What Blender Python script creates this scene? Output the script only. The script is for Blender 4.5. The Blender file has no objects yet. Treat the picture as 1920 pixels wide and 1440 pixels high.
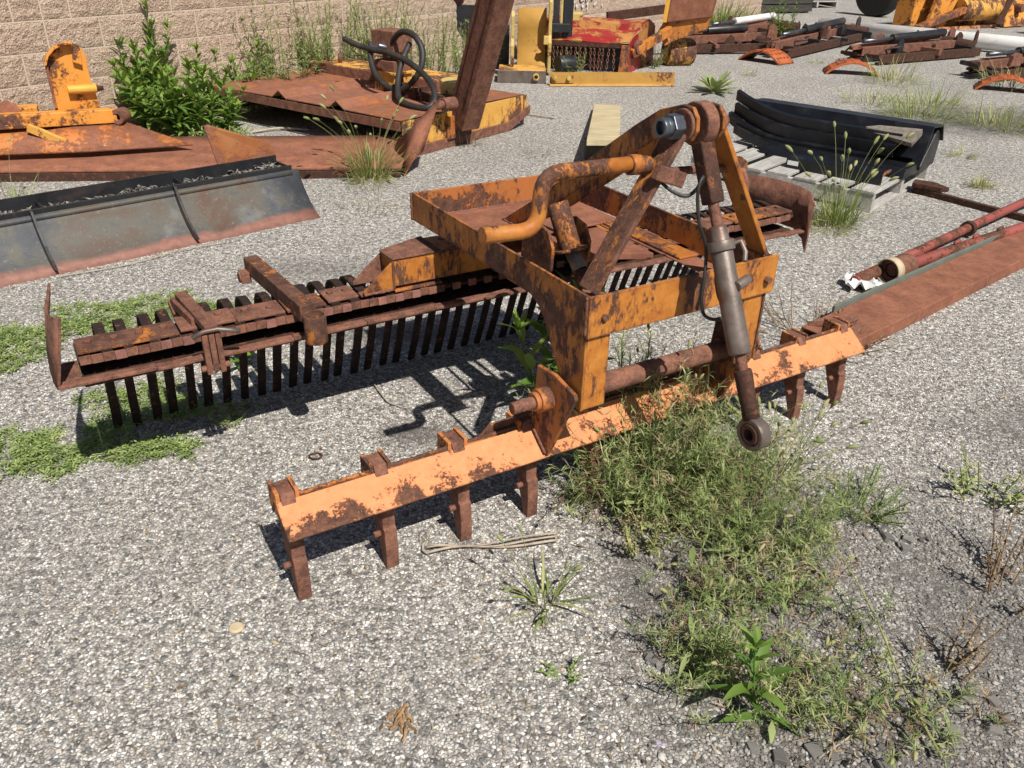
import bpy, math, random
import numpy as np
from mathutils import Vector, Matrix, noise as mnoise

random.seed(7)
R = math.radians
SC = bpy.context.scene
COL = SC.collection

# ------------------------------------------------------------------ camera
PITCH, ROLL, CAMH, FPX = R(29.107), R(1.411), 1.424, 1541.0
F = Vector((0, math.cos(PITCH), -math.sin(PITCH)))
RT = Vector((1, 0, 0))
UP = RT.cross(F)
R2 = RT * math.cos(ROLL) + UP * math.sin(ROLL)
U2 = UP * math.cos(ROLL) - RT * math.sin(ROLL)
cd = bpy.data.cameras.new('camera')
cam = bpy.data.objects.new('camera', cd)
COL.objects.link(cam)
cam.matrix_world = Matrix(((R2.x, U2.x, -F.x, 0), (R2.y, U2.y, -F.y, 0), (R2.z, U2.z, -F.z, CAMH), (0, 0, 0, 1)))
cd.sensor_fit = 'HORIZONTAL'
cd.sensor_width = 36.0
cd.lens = FPX / 1920 * 36.0
cd.clip_start = 0.05
cd.clip_end = 300
SC.camera = cam

# ------------------------------------------------------------------ light
AZ = R(31.9)                       # heading of the rake bar, and of its local x axis
E1 = Vector((math.cos(AZ), math.sin(AZ), 0))
E2 = Vector((-math.sin(AZ), math.cos(AZ), 0))
SUN = (-(E1 * 0.03 + E2 * 0.78) + Vector((0, 0, 1))).normalized()
EL = math.asin(SUN.z)
w = bpy.data.worlds.new('World')
SC.world = w
w.use_nodes = True
nt = w.node_tree
bg = nt.nodes['Background']
sky = nt.nodes.new('ShaderNodeTexSky')
sky.sky_type = 'NISHITA'
sky.sun_disc = False
sky.sun_elevation = EL
sky.sun_rotation = math.atan2(SUN.x, SUN.y)
sky.air_density = 1.0
sky.dust_density = 1.2
nt.links.new(sky.outputs[0], bg.inputs[0])
bg.inputs[1].default_value = 0.05
sl = bpy.data.lights.new('sun', 'SUN')
sl.energy = 5.0
sl.angle = R(0.53)
sl.color = (1.0, 0.955, 0.88)
so = bpy.data.objects.new('sun', sl)
COL.objects.link(so)
so.rotation_euler = (-SUN).to_track_quat('-Z', 'Y').to_euler()
so.location = (3, -3, 6)
vs = SC.view_settings
vs.view_transform = 'Standard'
vs.look = 'None'
vs.gamma = 1
vs.exposure = 0.22
vs.use_curve_mapping = False
SC.cycles.max_bounces = 5
SC.cycles.use_adaptive_sampling = True
SC.cycles.adaptive_threshold = 0.03
SC.cycles.diffuse_bounces = 2
SC.cycles.transparent_max_bounces = 6

# ------------------------------------------------------------------ helpers
V = Vector


class MB:
    """collects shapes, builds ONE mesh object"""

    def __init__(s):
        s.v = []
        s.f = []
        s.s = []
        s.t = []
        s.m = []

    def add(s, vs_, fs, smooth=False, tint=0.5):
        o = len(s.v)
        s.v.extend([tuple(p) for p in vs_])
        for f in fs:
            s.f.append(tuple(i + o for i in f))
            s.s.append(smooth)
            s.t.append(tint)
        return s

    def box(s, a, b, M=None):
        (x0, y0, z0), (x1, y1, z1) = a, b
        p = [V((x, y, z)) for x in (x0, x1) for y in (y0, y1) for z in (z0, z1)]
        if M is not None:
            p = [M @ q for q in p]
        return s.add(p, [(0, 1, 3, 2), (4, 6, 7, 5), (0, 4, 5, 1), (2, 3, 7, 6), (0, 2, 6, 4), (1, 5, 7, 3)])

    def beam(s, p0, p1, wd, ht, up=(0, 0, 1)):
        """bar from p0 to p1, wd sideways, ht along up"""
        p0, p1, up = V(p0), V(p1), V(up)
        d = (p1 - p0).normalized()
        sd = d.cross(up).normalized()
        u = sd.cross(d)
        p = [q + sd * (wd / 2 * i) + u * (ht / 2 * j) for q in (p0, p1) for i in (-1, 1) for j in (-1, 1)]
        return s.add(p, [(0, 1, 3, 2), (4, 6, 7, 5), (0, 4, 5, 1), (2, 3, 7, 6), (0, 2, 6, 4), (1, 5, 7, 3)])

    def prism(s, poly, vec):
        n = len(poly)
        a = [V(p) for p in poly]
        vec = V(vec)
        fs = [tuple(range(n)), tuple(range(2 * n - 1, n - 1, -1))]
        fs += [(i, (i + n), (i + 1) % n + n, (i + 1) % n) for i in range(n)]
        return s.add(a + [p + vec for p in a], fs)

    def tube(s, path, r, n=10, caps=True, tint=0.5):
        path = [V(p) for p in path]
        k = len(path)
        rs = r if isinstance(r, (list, tuple)) else [r] * k
        vs_, fs = [], []
        t0 = (path[1] - path[0]).normalized()
        ref = V((0, 0, 1)) if abs(t0.z) < 0.9 else V((1, 0, 0))
        nrm = t0.cross(ref).normalized()
        for i, p in enumerate(path):
            t = (path[min(i + 1, k - 1)] - path[max(i - 1, 0)]).normalized()
            nrm = (nrm - t * nrm.dot(t)).normalized()
            b = t.cross(nrm)
            for j in range(n):
                a = 2 * math.pi * j / n
                vs_.append(p + (nrm * math.cos(a) + b * math.sin(a)) * rs[i])
        for i in range(k - 1):
            for j in range(n):
                fs.append((i * n + j, i * n + (j + 1) % n, (i + 1) * n + (j + 1) % n, (i + 1) * n + j))
        s.add(vs_, fs, True, tint)
        if caps:
            o = len(s.v) - k * n
            s.f.append(tuple(o + j for j in range(n - 1, -1, -1)))
            s.f.append(tuple(o + (k - 1) * n + j for j in range(n)))
            s.s += [False, False]
            s.t += [tint, tint]
        return s

    def cyl(s, p0, p1, r0, r1=None, n=18, caps=True):
        return s.tube([p0, p1], [r0, r0 if r1 is None else r1], n, caps)

    def ring(s, p0, p1, ro, ri, n=24):
        """hollow pipe"""
        p0, p1 = V(p0), V(p1)
        t = (p1 - p0).normalized()
        ref = V((0, 0, 1)) if abs(t.z) < 0.9 else V((1, 0, 0))
        a_ = t.cross(ref).normalized()
        b_ = t.cross(a_)
        vs_ = []
        for p, r in ((p0, ro), (p1, ro), (p1, ri), (p0, ri)):
            for j in range(n):
                a = 2 * math.pi * j / n
                vs_.append(p + (a_ * math.cos(a) + b_ * math.sin(a)) * r)
        for q in range(4):
            fs = [(q * n + j, q * n + (j + 1) % n, ((q + 1) % 4) * n + (j + 1) % n, ((q + 1) % 4) * n + j) for j in range(n)]
            if q == 0:
                s.add(vs_, [], True)
            o = len(s.v) - 4 * n
            for f in fs:
                s.f.append(tuple(i + o for i in f))
                s.s.append(q in (0, 2))
                s.t.append(0.5)
        return s

    def strip(s, path, wvec, th):
        """flat bar bent along path; wvec = full width vector; th = thickness"""
        path = [V(p) for p in path]
        wv = V(wvec) / 2
        k = len(path)
        vs_ = []
        for i, p in enumerate(path):
            t = (path[min(i + 1, k - 1)] - path[max(i - 1, 0)]).normalized()
            nn = t.cross(wv).normalized() * (th / 2)
            vs_ += [p - wv - nn, p + wv - nn, p + wv + nn, p - wv + nn]
        fs = [(3, 2, 1, 0), tuple(4 * (k - 1) + j for j in range(4))]
        for i in range(k - 1):
            for j in range(4):
                fs.append((4 * i + j, 4 * i + (j + 1) % 4, 4 * i + 4 + (j + 1) % 4, 4 * i + 4 + j))
        return s.add(vs_, fs)

    def sheet(s, grid, th):
        """thick sheet from a grid of points (rows of equal length)"""
        g = [[V(p) for p in row] for row in grid]
        nr, nc = len(g), len(g[0])
        vs_ = []
        for q in (0, 1):
            for i in range(nr):
                for j in range(nc):
                    du = g[min(i + 1, nr - 1)][j] - g[max(i - 1, 0)][j]
                    dv = g[i][min(j + 1, nc - 1)] - g[i][max(j - 1, 0)]
                    nn = du.cross(dv).normalized()
                    vs_.append(g[i][j] - nn * th * q)
        N = nr * nc
        fs = []
        for i in range(nr - 1):
            for j in range(nc - 1):
                a = i * nc + j
                fs.append((a, a + nc, a + nc + 1, a + 1))
                fs.append((N + a, N + a + 1, N + a + nc + 1, N + a + nc))
        s.add(vs_, fs, True)
        o = len(s.v) - 2 * N
        bd = [j for j in range(nc)] + [i * nc + nc - 1 for i in range(1, nr)] + [(nr - 1) * nc + j for j in range(nc - 2, -1, -1)] + [i * nc for i in range(nr - 2, 0, -1)]
        for a, b in zip(bd, bd[1:] + bd[:1]):
            s.f.append((o + a, o + b, o + N + b, o + N + a))
            s.s.append(False)
            s.t.append(0.5)
        return s

    def mesh(s, name):
        me = bpy.data.meshes.new(name)
        me.from_pydata(s.v, [], s.f)
        me.polygons.foreach_set('use_smooth', s.s)
        at = me.attributes.new('tint', 'FLOAT', 'FACE')
        at.data.foreach_set('value', s.t)
        import bmesh
        if len(s.f) < 6000:
            bm = bmesh.new()
            bm.from_mesh(me)
            bmesh.ops.recalc_face_normals(bm, faces=bm.faces)
            bm.to_mesh(me)
            bm.free()
        me.update()
        return me

    def build(s, name, mat, parent=None, bevel=0.0):
        me = s.mesh(name)
        me.materials.append(mat)
        return obj(name, me, parent, bevel)


def obj(name, me, parent=None, bevel=0.0):
    o = bpy.data.objects.new(name, me)
    COL.objects.link(o)
    o.parent = parent
    if bevel:
        m = o.modifiers.new('bevel', 'BEVEL')
        m.width = bevel
        m.segments = 2
        m.limit_method = 'ANGLE'
        m.angle_limit = R(35)
        m.harden_normals = False
    return o


def tag(o, label, cat=None, group=None, kind=None):
    o['label'] = label
    if cat:
        o['category'] = cat
    if group:
        o['group'] = group
    if kind:
        o['kind'] = kind
    return o


def thing(name, label, cat, loc=(0, 0, 0), rz=0, group=None):
    o = bpy.data.objects.new(name, None)
    COL.objects.link(o)
    o.location = loc
    o.rotation_euler = (0, 0, rz)
    o.empty_display_size = 0.1
    return tag(o, label, cat, group)


# ------------------------------------------------------------------ materials
class NT:
    def __init__(s, name):
        s.mat = bpy.data.materials.new(name)
        s.mat.use_nodes = True
        s.t = s.mat.node_tree
        s.b = s.t.nodes['Principled BSDF']
        s.out = s.t.nodes['Material Output']
        s.tc = s.t.nodes.new('ShaderNodeTexCoord')

    def n(s, typ, **kw):
        d = s.t.nodes.new(typ)
        for k, v in kw.items():
            setattr(d, k, v)
        return d

    def l(s, a, b):
        s.t.links.new(a, b)

    def put(s, sock, v):
        if isinstance(v, bpy.types.NodeSocket):
            s.l(v, sock)
        else:
            sock.default_value = v

    def vec(s, rnd=True, scale=(1, 1, 1), world=False):
        src = s.tc.outputs['Object']
        if world:
            src = s.n('ShaderNodeNewGeometry').outputs['Position']
        mp = s.n('ShaderNodeMapping')
        s.l(src, mp.inputs[0])
        mp.inputs['Scale'].default_value = scale
        if rnd:
            oi = s.n('ShaderNodeObjectInfo')
            m = s.n('ShaderNodeMath', operation='MULTIPLY')
            s.l(oi.outputs['Random'], m.inputs[0])
            m.inputs[1].default_value = 37.0
            cb = s.n('ShaderNodeCombineXYZ')
            for i in range(3):
                s.l(m.outputs[0], cb.inputs[i])
            s.l(cb.outputs[0], mp.inputs[1])
        return mp.outputs[0]

    def noise(s, v, scale, detail=6, rough=0.6, dist=0.0):
        d = s.n('ShaderNodeTexNoise')
        s.l(v, d.inputs['Vector'])
        d.inputs['Scale'].default_value = scale
        d.inputs['Detail'].default_value = detail
        d.inputs['Roughness'].default_value = rough
        d.inputs['Distortion'].default_value = dist
        return d.outputs[0]

    def voro(s, v, scale, feature='F1', rnd=1.0):
        d = s.n('ShaderNodeTexVoronoi', feature=feature)
        s.l(v, d.inputs['Vector'])
        d.inputs['Scale'].default_value = scale
        d.inputs['Randomness'].default_value = rnd
        return d

    def ramp(s, f, stops, interp='LINEAR'):
        d = s.n('ShaderNodeValToRGB')
        s.put(d.inputs[0], f)
        d.color_ramp.interpolation = interp
        e = d.color_ramp.elements
        while len(e) < len(stops):
            e.new(0.5)
        for i, (p, c) in enumerate(stops):
            e[i].position = p
            e[i].color = (c, c, c, 1) if isinstance(c, (int, float)) else (c[0], c[1], c[2], 1)
        return d.outputs[0]

    def mix(s, f, a, b, mode='MIX'):
        d = s.n('ShaderNodeMix', data_type='RGBA', blend_type=mode)
        s.put(d.inputs[0], f)
        for sock, v in ((d.inputs[6], a), (d.inputs[7], b)):
            if isinstance(v, (tuple, list)):
                v = (v[0], v[1], v[2], 1)
            s.put(sock, v)
        return d.outputs[2]

    def math(s, op, a, b=0.0, clamp=False):
        d = s.n('ShaderNodeMath', operation=op, use_clamp=clamp)
        s.put(d.inputs[0], a)
        s.put(d.inputs[1], b)
        return d.outputs[0]

    def bump(s, h, strength=0.5, dist=0.01, prev=None):
        d = s.n('ShaderNodeBump')
        s.l(h, d.inputs['Height'])
        d.inputs['Strength'].default_value = strength
        d.inputs['Distance'].default_value = dist
        if prev is not None:
            s.l(prev, d.inputs['Normal'])
        return d.outputs[0]

    def fin(s, col=None, rough=None, bump=None, metal=None, spec=None):
        if col is not None:
            if isinstance(col, (tuple, list)):
                col = (col[0], col[1], col[2], 1)
            s.put(s.b.inputs['Base Color'], col)
        if rough is not None:
            s.put(s.b.inputs['Roughness'], rough)
        if bump is not None:
            s.l(bump, s.b.inputs['Normal'])
        if metal is not None:
            s.put(s.b.inputs['Metallic'], metal)
        if spec is not None:
            s.put(s.b.inputs['Specular IOR Level'], spec)
        return s.mat


RUST = [(0.0, (0.03, 0.017, 0.014)), (0.33, (0.105, 0.05, 0.036)), (0.6, (0.215, 0.098, 0.066)), (1.0, (0.37, 0.175, 0.105))]
RUSTL = [(0.0, (0.105, 0.044, 0.03)), (0.4, (0.205, 0.084, 0.052)), (0.65, (0.285, 0.118, 0.07)), (1.0, (0.39, 0.175, 0.10))]


RUSTD = [(0.0, (0.024, 0.014, 0.011)), (0.4, (0.075, 0.036, 0.026)), (0.7, (0.165, 0.075, 0.046)), (1.0, (0.30, 0.13, 0.07))]


def rusty(name, paint=None, thr=0.52, scale=9.0, soft=0.013, ramp=RUST, paint2=None, streak=1.0, rough=0.55, extra=None, worn=0.0):
    """flaking paint over rust; more paint survives with a higher thr"""
    k = NT(name)
    if paint is not None and ramp is RUST:
        ramp = RUSTD
    v = k.vec()
    vst = k.vec(scale=(1, 1, 1.0 / streak)) if streak != 1.0 else v
    nf = k.noise(v, scale * 16, 4, 0.75)
    nm = k.noise(v, scale * 2.4, 6, 0.7)
    rc = k.ramp(k.math('ADD', k.math('MULTIPLY', nm, 0.62), k.math('MULTIPLY', nf, 0.42)), [(p * 0.5 + 0.27, c) for p, c in ramp])
    spot = k.ramp(k.noise(v, scale * 5, 5, 0.7), [(0.57, 0.0), (0.66, 1.0)])
    rc = k.mix(k.math('MULTIPLY', spot, 0.5), rc, (0.32, 0.115, 0.04))
    if paint is None:
        b1 = k.bump(nf, 0.5, 0.003)
        b1 = k.bump(nm, 0.3, 0.008, b1)
        return k.fin(rc, 0.88, b1, 0.0, 0.25)
    n1 = k.noise(vst, scale, 8, 0.68, 0.25)
    n2 = k.noise(vst, scale * 5.5, 6, 0.75)
    n0 = k.noise(v, scale * 0.42, 3, 0.5)
    f = k.math('ADD', k.math('MULTIPLY', n1, 0.5), k.math('MULTIPLY', n2, 0.36))
    f = k.math('ADD', k.math('ADD', f, 0.07), k.math('MULTIPLY', k.math('SUBTRACT', n0, 0.5), 0.42))
    if extra:
        f = k.math('ADD', f, extra(k))
    if worn:
        bv = k.n('ShaderNodeBevel', samples=4)
        bv.inputs[0].default_value = worn
        ge = k.n('ShaderNodeNewGeometry')
        dp = k.n('ShaderNodeVectorMath', operation='DOT_PRODUCT')
        k.l(bv.outputs[0], dp.inputs[0])
        k.l(ge.outputs['Normal'], dp.inputs[1])
        ed = k.ramp(dp.outputs['Value'], [(0.80, 1.0), (0.985, 0.0)])
        f = k.math('ADD', f, k.math('MULTIPLY', ed, 0.085))
    mask = k.ramp(f, [(thr - soft, 0.0), (thr + soft, 1.0)])      # 1 = rust
    halo = k.ramp(f, [(thr - 0.05, 0.0), (thr, 1.0)])
    p2 = paint2 or tuple(c * 0.62 for c in paint)
    pc = k.mix(k.ramp(k.noise(v, scale * 1.9, 7, 0.7), [(0.35, 0.0), (0.65, 1.0)]), paint, p2)
    pc = k.mix(k.math('MULTIPLY', nf, 0.28), pc, tuple(c * 0.45 for c in paint))
    pc = k.mix(k.math('MULTIPLY', halo, 0.55), pc, (0.26, 0.075, 0.022))
    film = k.ramp(k.math('ADD', f, k.math('MULTIPLY', k.math('SUBTRACT', k.noise(vst, scale * 2.6, 6, 0.75), 0.5), 0.35)), [(thr - 0.03, 0.0), (thr + 0.07, 0.62)])
    pc = k.mix(film, pc, (0.17, 0.062, 0.03))
    col = k.mix(mask, pc, rc)
    ro = k.math('ADD', k.math('MULTIPLY', mask, 0.32), rough)
    h = k.math('SUBTRACT', k.math('MULTIPLY', nf, 0.35), mask)
    return k.fin(col, ro, k.bump(h, 0.6, 0.0022), 0.0, 0.35)


def edge_wear(k):
    """the lower front edge of the scarifier bar is rubbed bare"""
    sx = k.n('ShaderNodeSeparateXYZ')
    k.l(k.tc.outputs['Object'], sx.inputs[0])
    e = k.ramp(k.math('ADD', k.math('MULTIPLY', sx.outputs[1], -10.0), -0.95), [(0.0, 0.0), (0.52, 1.0)])
    cb = k.n('ShaderNodeCombineXYZ')
    k.l(sx.outputs[0], cb.inputs[0])
    nx_ = k.ramp(k.noise(cb.outputs[0], 3.1, 3, 0.6), [(0.44, 0.15), (0.6, 1.0)])
    return k.math('MULTIPLY', k.math('MULTIPLY', e, nx_), 0.2)


def plain(name, col, var=0.25, rough=0.6, scale=12, bump=0.2, metal=0.0, dirt=None, spec=0.5):
    k = NT(name)
    v = k.vec()
    a = k.noise(v, scale, 7, 0.65)
    c = k.mix(k.ramp(a, [(0.3, 0.0), (0.7, 1.0)]), tuple(x * (1 - var) for x in col), tuple(min(1, x * (1 + var)) for x in col))
    if dirt:
        c = k.mix(k.ramp(k.noise(v, scale * 0.45, 8, 0.7, 0.4), [(0.52, 0.0), (0.66, 0.8)]), c, dirt)
    b = k.bump(k.noise(v, scale * 9, 5, 0.7), bump, 0.002)
    return k.fin(c, k.ramp(a, [(0.2, rough - 0.08), (0.8, min(1, rough + 0.1))]), b, metal, spec)


M = {}
M['amber'] = rusty('amber_paint', (0.58, 0.24, 0.045), 0.55, 11, paint2=(0.40, 0.125, 0.022), streak=2.4, worn=0.012)
M['amber_worn'] = rusty('amber_paint_worn', (0.54, 0.215, 0.042), 0.53, 12, paint2=(0.35, 0.11, 0.022), streak=2.2, worn=0.012)
M['amber_rust'] = rusty('rust_with_amber', (0.50, 0.20, 0.04), 0.455, 11, paint2=(0.36, 0.11, 0.025), streak=1.5)
M['orange'] = rusty('orange_paint', (0.67, 0.285, 0.12), 0.60, 20, soft=0.01, paint2=(0.60, 0.225, 0.085), rough=0.65, extra=edge_wear, worn=0.008)
M['orange_plain'] = rusty('orange_paint_edges', (0.62, 0.24, 0.08), 0.53, 16, soft=0.01, paint2=(0.5, 0.17, 0.05), rough=0.65)
M['redorange'] = rusty('red_orange_paint', (0.46, 0.15, 0.045), 0.495, 12, paint2=(0.38, 0.15, 0.045), streak=1.6)
M['deck'] = rusty('rusty_deck', (0.40, 0.165, 0.06), 0.455, 5, soft=0.03, ramp=RUSTL, paint2=(0.36, 0.12, 0.045))
M['apron'] = rusty('rusty_apron', (0.58, 0.22, 0.06), 0.47, 6, soft=0.02, ramp=RUSTL, paint2=(0.48, 0.16, 0.05))
M['rust'] = rusty('rusty_steel', scale=8)
M['rust_light'] = rusty('rusty_sheet', scale=4, ramp=RUSTL)
M['rust_dark'] = rusty('dark_rusty_steel', scale=9, ramp=[(0, (0.018, 0.011, 0.009)), (0.5, (0.055, 0.028, 0.02)), (1, (0.15, 0.06, 0.038))])
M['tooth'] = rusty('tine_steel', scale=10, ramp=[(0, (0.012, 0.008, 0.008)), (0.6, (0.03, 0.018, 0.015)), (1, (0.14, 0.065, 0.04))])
M['yellow'] = rusty('yellow_paint', (0.72, 0.40, 0.06), 0.585, 6, paint2=(0.66, 0.33, 0.05), rough=0.5)
M['yellow_worn'] = rusty('yellow_paint_worn', (0.72, 0.42, 0.10), 0.52, 7, paint2=(0.62, 0.30, 0.06), streak=2)
M['cream'] = rusty('cream_paint', (0.60, 0.46, 0.16), 0.58, 6, paint2=(0.50, 0.36, 0.11))
M['ochre'] = rusty('ochre_paint', (0.48, 0.27, 0.06), 0.60, 5, paint2=(0.42, 0.23, 0.05), rough=0.6)
M['plow_orange'] = rusty('plow_orange_paint', (0.72, 0.315, 0.065), 0.55, 8, paint2=(0.75, 0.29, 0.04), rough=0.5)
M['red'] = rusty('red_paint', (0.33, 0.025, 0.024), 0.53, 7, paint2=(0.30, 0.02, 0.02), ramp=[(0, (0.3, 0.14, 0.03)), (0.5, (0.45, 0.22, 0.06)), (1, (0.5, 0.06, 0.04))], rough=0.4)
M['redpipe'] = rusty('red_pipe_paint', (0.33, 0.075, 0.065), 0.525, 11, paint2=(0.27, 0.075, 0.06), rough=0.7)
M['gratemat'] = rusty('orange_grate_paint', (0.52, 0.14, 0.045), 0.56, 12, paint2=(0.44, 0.11, 0.04))
M['steel'] = plain('grey_steel', (0.17, 0.135, 0.115), 0.35, 0.45, 16, 0.25, 0.4, dirt=(0.12, 0.05, 0.03))
M['zinc'] = plain('zinc_steel', (0.13, 0.145, 0.165), 0.3, 0.35, 30, 0.15, 0.75)
M['black'] = plain('black_plastic', (0.006, 0.0065, 0.009), 0.4, 0.38, 9, 0.1, dirt=(0.03, 0.03, 0.032))
M['blackmetal'] = plain('black_painted_metal', (0.016, 0.017, 0.02), 0.3, 0.42, 9, 0.15, dirt=(0.07, 0.045, 0.035))
M['rubber'] = plain('rubber_hose', (0.022, 0.02, 0.019), 0.3, 0.55, 15, 0.2, dirt=(0.06, 0.05, 0.04))
M['white'] = plain('white_paint', (0.72, 0.71, 0.68), 0.08, 0.4, 6, 0.05, dirt=(0.55, 0.52, 0.46))
M['paper'] = plain('white_paper', (0.78, 0.77, 0.74), 0.06, 0.8, 20, 0.1)
M['tan'] = plain('tan_strap', (0.50, 0.40, 0.26), 0.15, 0.8, 20, 0.2)
M['twig'] = plain('dry_twig', (0.36, 0.30, 0.23), 0.3, 0.85, 30, 0.3)
M['dryleaf'] = plain('dry_leaf', (0.30, 0.18, 0.085), 0.45, 0.85, 40, 0.4)
M['debris'] = plain('leaf_litter', (0.20, 0.17, 0.14), 0.5, 0.95, 30, 0.4)
M['tyre'] = plain('black_tyre', (0.01, 0.01, 0.01), 0.2, 0.7, 10, 0.2)


def blade_grey():
    k = NT('grey_blade_steel')
    v = k.vec(False)
    n1 = k.noise(v, 3.0, 8, 0.62, 0.5)
    n2 = k.noise(v, 22, 7, 0.7)
    c = k.ramp(n1, [(0.34, (0.04, 0.044, 0.053)), (0.46, (0.064, 0.068, 0.076)), (0.56, (0.10, 0.093, 0.077)), (0.68, (0.10, 0.058, 0.042))])
    c = k.mix(k.ramp(k.noise(v, 4.3, 5, 0.6), [(0.60, 0.0), (0.75, 0.5)]), c, (0.24, 0.24, 0.24))
    sp = k.ramp(k.noise(v, 60, 3, 0.8), [(0.60, 0.0), (0.68, 0.45)])
    c = k.mix(sp, c, (0.27, 0.22, 0.17))
    # worn cutting edge: rust along the bottom of the plate (local z of the sheet)
    sx = k.n('ShaderNodeSeparateXYZ')
    k.l(k.tc.outputs['Object'], sx.inputs[0])
    z = k.math('ADD', sx.outputs[2], k.math('MULTIPLY', k.math('SUBTRACT', n1, 0.5), 0.09))
    c = k.mix(k.ramp(z, [(0.028, 1.0), (0.045, 0.0)]), c, k.ramp(n2, [(0.3, (0.17, 0.075, 0.055)), (0.7, (0.29, 0.14, 0.105))]))
    return k.fin(c, 0.6, k.bump(n2, 0.3, 0.003), 0.15, 0.4)


M['blade'] = blade_grey()


def wood(name, c0, c1, scale=(6, 60, 60)):
    k = NT(name)
    v = k.vec(True, scale)
    a = k.noise(v, 1.0, 6, 0.6, 0.6)
    k2 = k.vec(True)
    b = k.noise(k2, 5, 5, 0.6)
    c = k.mix(k.ramp(a, [(0.3, 0.0), (0.7, 1.0)]), c0, c1)
    c = k.mix(k.ramp(b, [(0.45, 0.0), (0.75, 0.45)]), c, tuple(x * 0.55 for x in c0))
    return k.fin(c, 0.85, k.bump(a, 0.5, 0.003), 0, 0.2)


M['wood'] = wood('grey_wood', (0.27, 0.255, 0.235), (0.52, 0.50, 0.465))
M['plank'] = wood('yellowed_plank', (0.42, 0.34, 0.20), (0.60, 0.51, 0.33))
M['darkwood'] = wood('dark_wood', (0.035, 0.032, 0.03), (0.085, 0.078, 0.07))


def leafmat(name, stops, trans=0.35, rough=0.6):
    k = NT(name)
    at = k.n('ShaderNodeAttribute', attribute_name='tint')
    v = k.vec(False, world=True)
    f = k.math('ADD', at.outputs['Fac'], k.math('MULTIPLY', k.math('SUBTRACT', k.noise(v, 9, 3, 0.6), 0.5), 0.35))
    c = k.ramp(f, stops)
    k.fin(c, rough, None, 0, 0.35)
    tr = k.n('ShaderNodeBsdfTranslucent')
    c2 = k.mix(0.5, c, (0.22, 0.30, 0.03))
    k.l(c2, tr.inputs[0])
    mx = k.n('ShaderNodeMixShader')
    mx.inputs[0].default_value = trans
    k.l(k.b.outputs[0], mx.inputs[1])
    k.l(tr.outputs[0], mx.inputs[2])
    k.l(mx.outputs[0], k.out.inputs[0])
    return k.mat


M['leaf'] = leafmat('broad_leaf', [(0.0, (0.05, 0.115, 0.022)), (0.5, (0.12, 0.225, 0.042)), (1.0, (0.26, 0.37, 0.07))])
M['leaf_grey'] = leafmat('grey_green_leaf', [(0.0, (0.095, 0.15, 0.045)), (0.4, (0.23, 0.30, 0.10)), (0.75, (0.39, 0.45, 0.18)), (1.0, (0.54, 0.50, 0.26))])
M['leaf_mat'] = leafmat('mat_leaf', [(0.0, (0.13, 0.20, 0.055)), (0.5, (0.29, 0.385, 0.125)), (1.0, (0.48, 0.54, 0.22))])
M['grass'] = leafmat('grass_blade', [(0.0, (0.10, 0.155, 0.04)), (0.5, (0.26, 0.32, 0.095)), (0.8, (0.46, 0.45, 0.19)), (1.0, (0.58, 0.49, 0.28))])
M['head'] = leafmat('seed_head', [(0.0, (0.22, 0.26, 0.09)), (0.5, (0.36, 0.38, 0.16)), (1.0, (0.50, 0.42, 0.22))], 0.25, 0.8)
M['drystem'] = leafmat('dry_weed', [(0.0, (0.11, 0.07, 0.042)), (0.5, (0.26, 0.175, 0.105)), (1.0, (0.46, 0.35, 0.22))], 0.15, 0.85)
M['grey_litter'] = leafmat('grey_litter', [(0.0, (0.10, 0.09, 0.08)), (0.5, (0.20, 0.185, 0.165)), (1.0, (0.33, 0.30, 0.27))], 0.1, 0.9)
M['mullein'] = leafmat('pale_rosette_leaf', [(0.0, (0.16, 0.21, 0.08)), (0.5, (0.27, 0.32, 0.14)), (1.0, (0.38, 0.42, 0.20))], 0.25)
M['flower'] = leafmat('lilac_flower', [(0.0, (0.40, 0.28, 0.60)), (1.0, (0.62, 0.48, 0.75))], 0.3)
M['yflower'] = leafmat('yellow_flower', [(0.0, (0.75, 0.50, 0.03)), (1.0, (0.85, 0.62, 0.05))], 0.3)


SOIL = [(0.58, 1.66, 0.36, 0.58, 0.75), (1.15, 1.45, 0.45, 0.60, 0.45), (0.75, 1.08, 0.50, 0.22, 0.7), (1.9, 2.3, 0.5, 0.35, 0.5), (-0.45, 2.95, 0.55, 0.14, 0.55), (-0.30, 2.22, 0.16, 0.10, 0.55), (-0.9, 3.6, 0.5, 0.2, 0.35), (4.2, 7.6, 1.1, 0.8, 0.7)]


def soil(k, v):
    """dark soil and bare asphalt in patches (1 = soil)"""
    tot = None
    nz = k.math('MULTIPLY', k.math('SUBTRACT', k.noise(v, 5.0, 6, 0.7), 0.5), 1.7)
    for cx, cy, rx, ry, a in SOIL:
        mp = k.n('ShaderNodeMapping', vector_type='TEXTURE')
        k.l(v, mp.inputs[0])
        mp.inputs['Location'].default_value = (cx, cy, 0)
        mp.inputs['Scale'].default_value = (rx, ry, 1000)
        ln = k.n('ShaderNodeVectorMath', operation='LENGTH')
        k.l(mp.outputs[0], ln.inputs[0])
        m = k.math('MULTIPLY', k.math('SUBTRACT', 1.25, k.math('ADD', ln.outputs['Value'], nz)), a, True)
        tot = m if tot is None else k.math('MAXIMUM', tot, m)
    return k.ramp(tot, [(0.05, 0.0), (0.55, 1.0)])


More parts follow.
